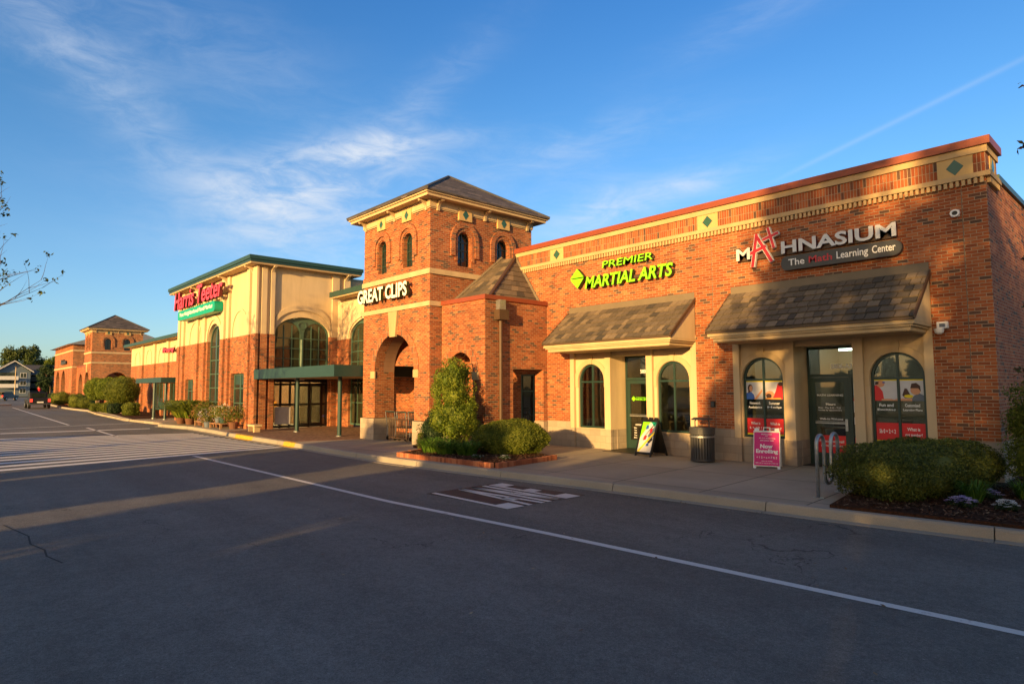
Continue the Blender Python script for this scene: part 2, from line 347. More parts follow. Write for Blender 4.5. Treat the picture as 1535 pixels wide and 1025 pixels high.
class MB:
    def __init__(s): s.v = []; s.f = []; s.m = []
    def raw(s, vs, fs, mi=0):
        k = len(s.v); s.v += [tuple(x) for x in vs]
        for f in fs: s.f.append(tuple(i+k for i in f)); s.m.append(mi)
        return s
    def fbox(s, F, a0, a1, b0, b1, d0, d1, mi=0):
        o, u, v, n = F
        p = [o+u*a+v*b+n*d for d in (d0, d1) for b in (b0, b1) for a in (a0, a1)]
        return s.raw(p, [(0, 1, 3, 2), (4, 5, 7, 6), (0, 1, 5, 4), (2, 3, 7, 6), (0, 2, 6, 4), (1, 3, 7, 5)], mi)
    def box(s, x0, x1, y0, y1, z0, z1, mi=0): return s.fbox(flat(0), x0, x1, y0, y1, z0, z1, mi)
    def prism(s, F, outer, holes, d0, d1, mi=0):
        o, u, v, n = F; loops = [outer]+list(holes)
        tri = geometry.tessellate_polygon([[Vector((a, b, 0)) for a, b in l] for l in loops])
        pts = [p for l in loops for p in l]; k = len(pts)
        vs = [o+u*a+v*b+n*d for d in (d0, d1) for a, b in pts]
        fs = [tuple(t) for t in tri]+[tuple(i+k for i in t) for t in tri]; j = 0
        for l in loops:
            m = len(l)
            for i in range(m): a, b = j+i, j+(i+1) % m; fs.append((a, b, b+k, a+k))
            j += m
        return s.raw(vs, fs, mi)
    def tube(s, path, rad, n=8, mi=0, cap=True):
        path = [Vector(p) for p in path]; rad = rad if hasattr(rad, '__len__') else [rad]*len(path); rings = []; ref = None
        for i, p in enumerate(path):
            t = (path[min(i+1, len(path)-1)]-path[max(i-1, 0)]).normalized()
            if ref is None: ref = Vector((0, 0, 1)) if abs(t.z) < .9 else Vector((1, 0, 0))
            a = (ref-t*ref.dot(t)).normalized(); ref = a; b = t.cross(a)
            rings.append([p+(a*math.cos(2*math.pi*j/n)+b*math.sin(2*math.pi*j/n))*rad[i] for j in range(n)])
        vs = [q for r_ in rings for q in r_]; fs = []
        for i in range(len(path)-1):
            for j in range(n): fs.append((i*n+j, i*n+(j+1) % n, (i+1)*n+(j+1) % n, (i+1)*n+j))
        if cap: fs += [tuple(range(n)), tuple((len(path)-1)*n+j for j in range(n))]
        return s.raw(vs, fs, mi)
    def lathe(s, c, prof, n=20, mi=0):
        vs = [(c[0]+r_*math.cos(2*math.pi*j/n), c[1]+r_*math.sin(2*math.pi*j/n), c[2]+z) for r_, z in prof for j in range(n)]
        fs = [(i*n+j, i*n+(j+1) % n, (i+1)*n+(j+1) % n, (i+1)*n+j) for i in range(len(prof)-1) for j in range(n)]
        fs += [tuple(range(n)), tuple((len(prof)-1)*n+j for j in range(n))]
        return s.raw(vs, fs, mi)
    def text(s, F, body, u0, u1, v0, v1, d0, d1, mi=0, mside=None, offset=0.0, shear=0.0):
        vs, fs = text_data(body, offset, shear)
        if not vs: return s
        o, u, v, n = F
        xs = [p[0] for p in vs]; ys = [p[1] for p in vs]; ax, bx, ay, by = min(xs), max(xs), min(ys), max(ys)
        k = len(s.v)
        for p in vs:
            s.v.append(tuple(o+u*(u0+(p[0]-ax)/(bx-ax)*(u1-u0))+v*(v0+(p[1]-ay)/(by-ay)*(v1-v0))+n*(d0+(p[2]+.5)*(d1-d0))))
        for f in fs:
            side = abs(sum(vs[i][2] for i in f)/len(f)) < .49
            s.f.append(tuple(i+k for i in f)); s.m.append(mside if side and mside is not None else mi)
        return s
    def pieces(s):
        par = list(range(len(s.v)))
        def find(a):
            while par[a] != a: par[a] = par[par[a]]; a = par[a]
            return a
        for f in s.f:
            for i in f[1:]: par[find(i)] = find(f[0])
        groups = {}
        for f, m in zip(s.f, s.m): groups.setdefault(find(f[0]), []).append((f, m))
        out = []
        for fs in groups.values():
            q = MB(); ix = {}
            for f, m in fs:
                for i in f:
                    if i not in ix: ix[i] = len(q.v); q.v.append(s.v[i])
                q.f.append(tuple(ix[i] for i in f)); q.m.append(m)
            out.append(q)
        return out
    def build(s, name, mats, parent=None, smooth=False, loc=None, normals=True, bevel=0.0):
        if parent is not None and name in SPLIT:
            obs = [q._build(name, mats, parent, smooth, loc, normals, bevel) for q in s.pieces()]; return obs[0]
        return s._build(name, mats, parent, smooth, loc, normals, bevel)
    def _build(s, name, mats, parent=None, smooth=False, loc=None, normals=True, bevel=0.0):
        me = bpy.data.meshes.new(name); L = Vector((0, 0, 0))
        if parent is not None:
            t = parent
            while t.parent: t = t.parent
            L = t.location.copy()
        elif loc is not None: L = Vector(loc)
        me.from_pydata([(p[0]-L.x, p[1]-L.y, p[2]-L.z) for p in s.v], [], s.f)
        mats = mats if isinstance(mats, (list, tuple)) else [mats]
        for m in mats: me.materials.append(M[m] if isinstance(m, str) else m)
        if len(mats) > 1: me.polygons.foreach_set('material_index', s.m)
        if normals:
            bm = bmesh.new(); bm.from_mesh(me); bmesh.ops.recalc_face_normals(bm, faces=bm.faces); bm.to_mesh(me); bm.free()
        if smooth: me.polygons.foreach_set('use_smooth', [True]*len(me.polygons))
        ob = bpy.data.objects.new(name, me); C.objects.link(ob)
        if parent is not None: ob.parent = parent
        else: ob.location = L
        if bevel:
            md = ob.modifiers.new('bevel', 'BEVEL'); md.width = bevel; md.segments = 2; md.limit_method = 'ANGLE'
        return ob
_TX = {}
def text_data(body, offset, shear):
    key = (body, offset, shear)
    if key not in _TX:
        cu_ = bpy.data.curves.new('t', 'FONT'); cu_.body = body; cu_.size = 1; cu_.extrude = .5; cu_.offset = offset; cu_.shear = shear; cu_.resolution_u = 3
        ob = bpy.data.objects.new('t', cu_); C.objects.link(ob); dg = bpy.context.evaluated_depsgraph_get(); me = bpy.data.meshes.new_from_object(ob.evaluated_get(dg))
        _TX[key] = ([tuple(v.co) for v in me.vertices], [tuple(p.vertices) for p in me.polygons])
        bpy.data.objects.remove(ob); bpy.data.curves.remove(cu_); bpy.data.meshes.remove(me)
    return _TX[key]
def text_width(body, offset, shear):
    vs, _ = text_data(body, offset, shear); xs = [p[0] for p in vs]; return (min(xs), max(xs)) if xs else (0, 0)
def tag(o, label=None, cat=None, group=None, kind=None):
    for k, v in (('label', label), ('category', cat), ('group', group), ('kind', kind)):
        if v: o[k] = v
    return o
def thing(name, loc, label, cat, group=None):
    o = bpy.data.objects.new(name, None); C.objects.link(o); o.location = loc; o.empty_display_size = .3; return tag(o, label, cat, group)
def struct(mb, name, mats, **k): return tag(mb.build(name, mats, **k), kind='structure')
KIDS = lambda o: [c for c in o.children]
def copy_tree(o, parent=None):
    c = o.copy(); C.objects.link(c)
    if parent is not None: c.parent = parent
    for ch in KIDS(o): copy_tree(ch, c)
    return c
def arch(cx, z0, zs, r, n=18, rv=None):
    rv = rv or r
    return [(cx-r, z0)]+[(cx-r*math.cos(math.pi*i/n), zs+rv*math.sin(math.pi*i/n)) for i in range(n+1)]+[(cx+r, z0)]
def band(cx, z0, zs, ri, ro, n=18):
    """an arch moulding: legs and ring between two radii"""
    return arch(cx, z0, zs, ro, n)+arch(cx, z0, zs, ri, n)[::-1]
def letters(root, F, body, u0, u1, v0, v1, d0, d1, face, side, offset=.0, shear=.0, name='letter'):
    a, b = text_width(body, offset, shear); allv, _ = text_data(body, offset, shear); ys = [p[1] for p in allv]; ay, by = min(ys), max(ys)
    for i, ch in enumerate(body):
        if ch == ' ': continue
        w = text_width(ch, offset, shear); e = text_width(body[:i+1], offset, shear)[1]; s_ = e-(w[1]-w[0])
        cv, _ = text_data(ch, offset, shear); cy = [p[1] for p in cv]
        k = (u1-u0)/(b-a); kv = (v1-v0)/(by-ay)
        mb = MB().text(F, ch, u0+(s_-a)*k, u0+(e-a)*k, v0+(min(cy)-ay)*kv, v0+(max(cy)-ay)*kv, d0, d1, 0, 1, offset, shear)
        mb.build(name, [face, side], root, normals=False)

# ------------------------------------------------------------------ foliage helpers
def leaf_arrays(ells, n, size, seed, surf=.8, zmin=None, lump=.1, asp=.5, tilt=.9):
    g = np.random.default_rng(seed); E = np.array([[*c, *r_] for c, r_ in ells], float)
    w = (E[:, 3]*E[:, 4]+E[:, 4]*E[:, 5]+E[:, 3]*E[:, 5]); k = g.choice(len(E), n, p=w/w.sum())
    d = g.normal(size=(n, 3)); d /= np.linalg.norm(d, axis=1)[:, None]
    rad = 1-np.abs(g.normal(size=n))*(1-surf)
    ph = g.uniform(0, 6.28, (len(E), 3))[k]; fr = 3.3
    rad = rad*(1+lump*(np.sin(d[:, 0]*fr*2+ph[:, 0])+np.sin(d[:, 1]*fr*2.3+ph[:, 1])+np.sin(d[:, 2]*fr*2.6+ph[:, 2]))/1.5)
    p = E[k, :3]+d*E[k, 3:]*rad[:, None]
    if zmin is not None: ok = p[:, 2] > zmin; p, d = p[ok], d[ok]; n = len(p)
    nn = d+g.normal(size=(n, 3))*tilt; nn /= np.linalg.norm(nn, axis=1)[:, None]
    t = np.cross(nn, g.normal(size=(n, 3))); t /= np.linalg.norm(t, axis=1)[:, None]; b = np.cross(nn, t)
    s = size*g.uniform(.6, 1.35, n)[:, None]
    q = np.stack([p-t*s, p+b*s*asp+nn*s*.15, p+t*s, p-b*s*asp+nn*s*.15], 1).reshape(-1, 3)
    return q
def quads_obj(name, q, mats, parent=None, loc=None, core=None):
    L = Vector((0, 0, 0))
    if parent is not None:
        t = parent
        while t.parent: t = t.parent
        L = t.location
    elif loc is not None: L = Vector(loc)
    me = bpy.data.meshes.new(name); n = len(q)//4
    V = q-np.array(L); F = np.arange(n*4).reshape(-1, 4).tolist(); V = V.tolist()
    if core:
        k = len(V); V += [(v[0]-L.x, v[1]-L.y, v[2]-L.z) for v in core[0]]; F += [[i+k for i in f] for f in core[1]]
    me.from_pydata(V, [], F); me.materials.append(M[mats])
    ob = bpy.data.objects.new(name, me); C.objects.link(ob)
    if parent is not None: ob.parent = parent
    else: ob.location = L
    return ob
def ell_core(ells, k=.8, n=10, m=6):
    vs = []; fs = []
    for c, r_ in ells:
        o = len(vs)
        for i in range(m+1):
            th = math.pi*i/m
            for j in range(n):
                a = 2*math.pi*j/n; vs.append((c[0]+r_[0]*k*math.sin(th)*math.cos(a), c[1]+r_[1]*k*math.sin(th)*math.sin(a), max(.0, c[2]+r_[2]*k*math.cos(th))))
        for i in range(m):
            for j in range(n): fs.append((o+i*n+j, o+i*n+(j+1) % n, o+(i+1)*n+(j+1) % n, o+(i+1)*n+j))
    return vs, fs
def blades(cx, cy, z, r, n, h, seed, width=.012, flop=.5, ry=None):
    g = random.Random(seed); mb = MB(); ry = ry or r
    for i in range(n):
        a = g.uniform(0, 6.283); rr = math.sqrt(g.random())*.55; x, y = cx+r*rr*math.cos(a), cy+ry*rr*math.sin(a); a2 = a+g.uniform(-.7, .7); hh = h*g.uniform(.6, 1.15); ln = flop*g.uniform(.5, 1.2)*h
        dx, dy = math.cos(a2), math.sin(a2); px, py = -dy, dx; w = width*g.uniform(.7, 1.3)
        p = [(0, 0), (.35*ln, .62*hh), (.75*ln, .95*hh), (1.25*ln, .8*hh)]; ws = [w, w*.9, w*.6, .001]; vs = []
        for (q, zz), ww in zip(p, ws): vs += [(x+dx*q-px*ww, y+dy*q-py*ww, z+zz), (x+dx*q+px*ww, y+dy*q+py*ww, z+zz)]
        mb.raw(vs, [(0, 1, 3, 2), (2, 3, 5, 4), (4, 5, 7, 6)])
    return mb

# ------------------------------------------------------------------ the setting: ground, road, kerb, paint
RZ = -0.15
struct(MB().box(-1500, 1500, -1500, 1500, -.6, -.19), 'ground', 'grassland')
struct(MB().box(-215, 60, -80, 40, -.4, RZ), 'road', 'asphalt')
CURB = [(7, 11.6), (2.5, 11.0), (-1.6, 10.5), (-4.0, 10.22), (-8.6, 9.86), (-11.8, 9.5), (-15.1, 9.2), (-18.5, 9.22), (-21.9, 9.3), (-25.5, 9.3), (-28, 9.33), (-31, 9.5), (-34.5, 9.55), (-37.2, 9.15), (-38.6, 9.0), (-39.4, 9.35), (-39.8, 10.2)]
def resample(pts, step):
    out = [Vector((*pts[0], 0))]; acc = 0
    for a, b in zip(pts, pts[1:]):
        a = Vector((*a, 0)); b = Vector((*b, 0)); L = (b-a).length; t = step-acc
        while t < L: out.append(a+(b-a)*(t/L)); t += step
        acc = L-(t-step)
    out.append(Vector((*pts[-1], 0))); return out
def curb_run(pts, name, mats=('curb', 'yellow_paint'), yellow=(), h=0.15, step=.5, gut=.16):
    P = resample(pts, step); prof = [(0, -.18), (-gut, -.18), (-gut, RZ+.006), (.0, RZ+.012), (.025, RZ+h*.8), (.05, RZ+h+.001), (.19, RZ+h+.003), (.19, -.18)]
    mb = MB(); per = 6
    for i in range(len(P)-1):
        a, b = P[i].copy(), P[i+1].copy(); t = (b-a).normalized()
        tp = (P[i+1]-P[max(i-1, 0)]).normalized(); tn = (P[min(i+2, len(P)-1)]-P[i]).normalized()
        if i % per == 0: a = a+t*.008
        if i % per == per-1: b = b-t*.008
        na = Vector((tp.y, -tp.x, 0)); nb = Vector((tn.y, -tn.x, 0)); y = any(y0 < (a.x+b.x)/2 < y1 for y0, y1 in yellow)
        vs = [tuple(a+na*o+Vector((0, 0, z))) for o, z in prof]+[tuple(b+nb*o+Vector((0, 0, z))) for o, z in prof]; n = len(prof)
        mb.raw(vs, [tuple(range(n)), tuple(range(n, 2*n))], int(y))
        for j in range(n): mb.raw([vs[j], vs[(j+1) % n], vs[n+(j+1) % n], vs[n+j]], [(0, 1, 2, 3)], int(y and 2 <= j <= 5))
    return struct(mb, name, list(mats))
curb_run(CURB, 'kerb', yellow=((-22.6, -21.3), (-27.6, -25.4)))
inner = [(x+.02, y+.17) for x, y in CURB]
struct(MB().prism(flat(0), inner+[(-39.6, 20), (7, 20)], [], -.18, 0), 'sidewalk', 'sidewalk')
struct(MB().prism(flat(0), [(-60, 9.6), (-47, 9.1), (-39.62, 9.6), (-39.62, 16), (-72, 16), (-72, 10.6)], [], -.3, -.02), 'pavement', 'sidewalk')
struct(MB().prism(flat(0), [(-29.5, 9.62), (-22.0, 9.52), (-21.2, 12), (-21.4, 16.9), (-29.6, 16.9)], [], -.1, .004), 'brick_paving', 'paver')
# far bed kerb and bed
FAR = [(-46, 9.1), (-50, 9.35), (-54, 9.7), (-61, 10.1), (-68, 10.4), (-76, 10.1), (-84, 10.2), (-95, 10.7), (-108, 11.3)]
curb_run(FAR, 'kerb', step=.8)
struct(MB().prism(flat(0), [(x, y+.18) for x, y in FAR]+[(-108, 14), (-46, 12.6)], [], -.3, .012), 'planting_bed', 'mulch')
struct(MB().prism(flat(0), [(-104.5, -18), (-102.5, -17), (-102.5, 5.5), (-103.6, 7.3), (-106, 7.3), (-107, 5), (-107, -18)], [], -.3, 0.0), 'traffic_island', 'curb')
def strip(pts, w, mb, z=RZ+.004, mi=0):
    for (a, b) in zip(pts, pts[1:]):
        a = Vector((*a, z)); b = Vector((*b, z)); t = (b-a).normalized(); n = Vector((-t.y, t.x, 0))*w/2
        mb.raw([a-n, b-n, b+n, a+n], [(0, 1, 2, 3)], mi)
    return mb
def road_mark(mb, name, mat): return struct(mb, name, mat)
mb = MB(); LN = [(6, 7.22), (-1.08, 6.73), (-6.31, 6.44), (-10.07, 6.14), (-20.9, 5.92)]
road_mark(strip([(p.x, p.y) for p in resample(LN, .25)], .125, mb), 'lane_line', 'paint')
road_mark(strip([(-44, 5.73), (-66, 6.1), (-92, 6.56)], .14, strip([(-31.9, 5.9), (-40.3, 6.05)], .14, MB())), 'lane_line', 'paint')
mb = MB()
for i in range(15):                                   # bars of the wide hatched crossing
    t = i/14; s0 = (-20.75-13.2*t); k = -.15+.5*t
    ya, yb = (-14, 9.0-.15*t)
    strip([(s0+k*(ya-1.5)*.9, ya), (s0, 1.5), (s0+k*(yb-1.5), yb)], .40, mb)
road_mark(mb, 'crosswalk_bars', 'paint_old')
road_mark(strip([(-38.6, -12), (-37.9, 2.3), (-36.95, 8.3)], .62, MB()), 'stop_line', 'paint')
road_mark(strip([(-42.0, -12), (-42.3, 2.5), (-43.5, 8.8)], .2, MB()), 'lane_line', 'paint_old')
# LANE stencil: dark sealed patch with white strokes, read by drivers heading to -X
def lane_word():
    struct(MB().prism(flat(RZ), [(-10.25, 7.12), (-8.05, 7.28), (-8.0, 9.22), (-10.3, 8.98)], [], .0, .004), 'sealed_patch', 'sealer')
    mb = MB(); F = FR((-7.98, 7.2, RZ+.008), (0, 1, 0), (-1, .0, 0), (0, 0, 1))       # u to +Y (letters advance), v to -X (letters' up)
    def bar(u0, u1, v0, v1): mb.fbox(F, u0, u1, v0, v1, 0, .002)
    def diag(a, b, w=.1):
        (ua, va), (ub, vb) = a, b; mb.prism(F, [(ua-w/2, va), (ua+w/2, va), (ub+w/2, vb), (ub-w/2, vb)], [], 0, .002)
    s = .1; H = 2.2
    bar(0, s, 0, H); bar(s, .40, 0, .42)                                              # L
    diag((.55, 0), (.70, H)); diag((.86, 0), (.72, H)); bar(.60, .82, .55, .85)        # A
    bar(.98, .98+s, 0, H); bar(1.27, 1.27+s, 0, H); diag((1.03, H), (1.31, 0))         # N
    bar(1.46, 1.46+s, 0, H); bar(1.54, 1.86, 0, .38); bar(1.54, 1.78, .95, 1.27); bar(1.54, 1.84, H-.38, H)   # E
    struct(mb, 'lane_lettering', 'paint')
lane_word()
def litter():
    g = np.random.default_rng(11); q = []
    for i in range(170):
        if i < 110: x = g.uniform(-16, -.5); yb = np.interp(x, [c[0] for c in CURB[::-1]], [c[1] for c in CURB[::-1]]); y = yb-.18-abs(g.normal())*.16
        else: x, y = g.uniform(-14, -1), g.uniform(2, 9)
        a = g.uniform(0, 6.28); l, w = g.uniform(.015, .035), g.uniform(.008, .016); t = np.array([math.cos(a), math.sin(a), g.uniform(-.2, .2)])*l; b = np.array([-math.sin(a), math.cos(a), g.uniform(-.3, .3)])*w; c = np.array([x, y, RZ+.02]); q += [c-t, c+b, c+t, c-b]
    return tag(quads_obj('fallen_leaves', np.array(q), 'leaf_litter', loc=(-8, 9, RZ)), 'dry fallen leaves scattered along the gutter and road', 'leaves', kind='stuff')
M['leaf_litter'] = leafmat('dry_leaves', (.10, .05, .02), (.2, .12, .05), (.34, .27, .16), .1)
struct(strip([(-12.35, .85), (-11.2, 1.05), (-10.6, 1.02), (-10.1, 1.12), (-9.7, 1.1), (-9.2, 1.2)], .022, MB(), RZ+.003), 'tar_crack', 'rubber')

# ------------------------------------------------------------------ main storefront
YF = 15.2
def arched_window(root, F, cx, z0, zs, r, d, fmat='frame', glass='glass', fw_=.055, mull=(0,), trans=(), posters=None, panedepth=.03, depth=.07):
    fr = MB().prism(F, arch(cx, z0, zs, r), [arch(cx, z0+fw_, zs, r-fw_)], d-depth/2, d+depth/2)
    for m in mull:
        zt = zs+math.sqrt(max(0, (r-fw_)**2-m*m)); fr.fbox(F, cx+m-.024, cx+m+.024, z0+fw_, zt, d-depth/2+.004, d+depth/2-.004)
    for z in trans:
        w = r-fw_ if z <= zs else math.sqrt(max(0.001, (r-fw_)**2-(z-zs)**2))
        fr.fbox(F, cx-w, cx+w, z-.026, z+.026, d-depth/2+.007, d+depth/2-.007)
    f = fr.build('window', fmat, root)
    MB().prism(F, arch(cx, z0+fw_*.6, zs, r-fw_*.6), [], d-.006, d+.002).build('pane', glass, f)
    return f
def poster(win, F, u0, u1, d, kind, word1, word2):
    """printed film on the inside of one half of a window"""
    mb = MB(); mats = ['grey_print', 'yellow_print', 'red_print', 'white', 'skin', 'hair', 'blue_print', 'slate_print', 'orange_print', 'dark']
    def q(a0, a1, b0, b1, dd, mi): mb.fbox(F, u0+(u1-u0)*a0, u0+(u1-u0)*a1, b0, b1, d+dd, d+dd+.001, mi)
    def poly(pts, dd, mi): mb.prism(F, [(u0+(u1-u0)*a, b) for a, b in pts], [], d+dd, d+dd+.001, mi)
    def oval(a, b, ra, rb, dd, mi): poly([(a+ra*math.cos(t*math.pi/8), b+rb*math.sin(t*math.pi/8)) for t in range(16)], dd, mi)
    q(0, 1, 1.58, 2.04, 0, 0); q(0, 1, 2.015, 2.045, .002, 1)
    if kind == 0:    # woman in a blue top, arm out
        poly([(0, 1.58), (.52, 1.58), (.44, 1.70), (.30, 1.76), (.0, 1.74)], .002, 6); oval(.24, 1.86, .15, .10, .003, 5); poly([(.1, 1.74), (.2, 1.74), (.24, 1.9), (.12, 1.9)], .0035, 5); oval(.28, 1.85, .1, .075, .004, 4)
        poly([(.45, 1.58), (.62, 1.58), (.97, 1.78), (.94, 1.84), (.6, 1.66)], .004, 4)
    elif kind == 1:  # person in a red shirt leaning over
        poly([(.42, 1.62), (1, 1.58), (1, 1.99), (.72, 1.97), (.6, 1.78)], .002, 2); oval(.9, 1.96, .16, .05, .003, 5); oval(.26, 1.70, .26, .09, .003, 4); oval(.2, 1.665, .16, .06, .004, 5); q(0, .9, 1.58, 1.615, .005, 8)
    elif kind == 2:  # red shirt and glasses, seen from the side
        poly([(0, 1.58), (.42, 1.58), (.36, 1.78), (.14, 1.93), (0, 1.91)], .002, 2); oval(.27, 1.95, .19, .075, .003, 4); poly([(.03, 1.93), (.18, 1.94), (.2, 2.0), (.05, 2.0)], .004, 5); q(.36, .48, 1.965, 1.99, .005, 6); q(.3, 1, 1.58, 1.62, .005, 4); oval(.85, 1.65, .12, .045, .006, 0)
    else:            # child with brown hair bent over a desk
        poly([(.42, 1.58), (1, 1.58), (1, 1.70), (.8, 1.745), (.58, 1.69)], .002, 7); oval(.66, 1.81, .22, .1, .003, 4); poly([(.44, 1.85), (.5, 1.95), (.7, 1.965), (.86, 1.9), (.88, 1.78), (.78, 1.85)], .004, 5)
        poly([(.08, 1.7), (.2, 1.85), (.3, 1.84), (.5, 1.64), (.2, 1.64)], .003, 5); oval(.36, 1.68, .2, .035, .005, 1); q(0, .5, 1.58, 1.63, .0055, 4)
    mb.build('poster', mats, win, normals=False); mb = MB()
    q(0, 1, .72, 1.10, 0, 2); q(0, 1, .685, .72, .001, 1)
    lt = MB(); lt.text(F, word1[0], u0+.08, u1-.08, 1.45, 1.52, d, d+.001, 3, None, .02)
    lt.text(F, word1[1], u0+.04, u1-.04, 1.35, 1.41, d, d+.001, 3, None, .02); lt.build('film_lettering', mats, win, normals=False)
    if word2[1]:
        mb.text(F, word2[0], u0+.1, u1-.1, .94, 1.01, d+.002, d+.003, 3, None, .02); mb.text(F, word2[1], u0+.06, u1-.06, .83, .89, d+.002, d+.003, 3, None, .02)
    else: mb.text(F, word2[0], u0+.06, u1-.06, .87, .96, d+.002, d+.003, 3, None, .02)
    mb.build('poster', mats, win, normals=False)

store = thing('brick_storefront', (-9.4, 15.2, 0), 'long low red brick store building with two shingled awnings and a red parapet cap', 'store building')
F = front(YF); XL, XR = -16.3, -2.6; BAYS = [(-13.78, -9.16), (-8.1, -3.65)]
out = [(XL, .8)]
for a, b in BAYS: out += [(a, .8), (a, 4.49), (b, 4.49), (b, .8)]
out += [(XR, .8), (XR, 5.9), (XL, 5.9)]
wl = MB().prism(F, out, [], -.3, 0)
wl.box(XL, XL+.3, YF+.301, 30, 0, 6.1); wl.box(XR-.31, XR-.01, YF+.301, 30, .8, 5.9)
wl.build('wall', 'brick', store)
b = MB()
for a, c in [(XL, BAYS[0][0]), (BAYS[0][1], BAYS[1][0]), (BAYS[1][1], XR)]: b.fbox(F, a, c+(.012 if c == XR else 0), 0, .8, -.3, .012)
b.box(XR-.3, XR+.012, YF+.301, 30, 0, .8)
b.build('stone_base', 'stone', store)
# parapet: dentils, bands, soldier courses, coping
YR = YF+1.0      # the parapet returns a metre round the corner
def parapet_band(name, z0, z1, p, mat):
    return MB().fbox(F, XL, XR+p, z0, z1, -.3, p).box(XR-.3, XR+p, YF+.3, YR, z0, z1).build(name, mat, store)
parapet_band('parapet_backing', 5.9, 6.05, 0, 'brick')
d = MB(); x = XL+.1
while x < XR: d.fbox(F, x, x+.058, 5.935, 6.046, .001, .07); x += .1016
y = YF+.05
while y < YR-.1: d.box(XR+.001, XR+.07, y, y+.058, 5.935, 6.046); y += .1016
d.build('dentil_course', 'cornice', store)
parapet_band('cornice_band', 6.05, 6.15, .09, 'cornice'); parapet_band('soldier_course', 6.15, 6.55, .012, 'soldier'); parapet_band('cornice_band', 6.55, 6.69, .05, 'cornice')
MB().fbox(F, XL-.02, XR+.11, 6.69, 6.85, -.42, .11).box(XR-.4, XR+.11, YF+.42, YR+.02, 6.69, 6.85).build('coping', 'coping', store)
MB().box(XR-.32, XR+.05, YR+.021, 30, 6.2, 6.32).build('side_coping', 'green', store)
MB().box(XR-.30, XR-.005, YR+.001, 30, 5.9, 6.2).build('side_parapet', 'brick', store)
MB().box(XL+.3, XR-.31, YF+.301, 30, 5.6, 5.75).build('roof', 'dark_roof', store)
def medallion(root, F, cx, zc, w, h, d, dw=.13, dh=.17):
    m = MB().fbox(F, cx-w/2, cx+w/2, zc-h/2, zc+h/2, d-.074, d).build('medallion', 'tile', root)
    MB().prism(F, [(cx-dw, zc), (cx, zc-dh), (cx+dw, zc), (cx, zc+dh)], [], d-.01, d+.008).build('diamond', 'diamond', m)
for cx in (-3.1, -8.7, -14.3): medallion(store, F, cx, 6.35, .61, .40, .026, .15, .165)
medallion(store, rightf(XR), YF+.55, 6.35, .5, .40, .026)
j = MB()
for x_ in (-3.02, -8.62): j.fbox(F, x_-.007, x_+.007, .82, 5.88, .0015, .003)
for q_ in j.pieces(): q_.build('expansion_joint', 'taupe', store)
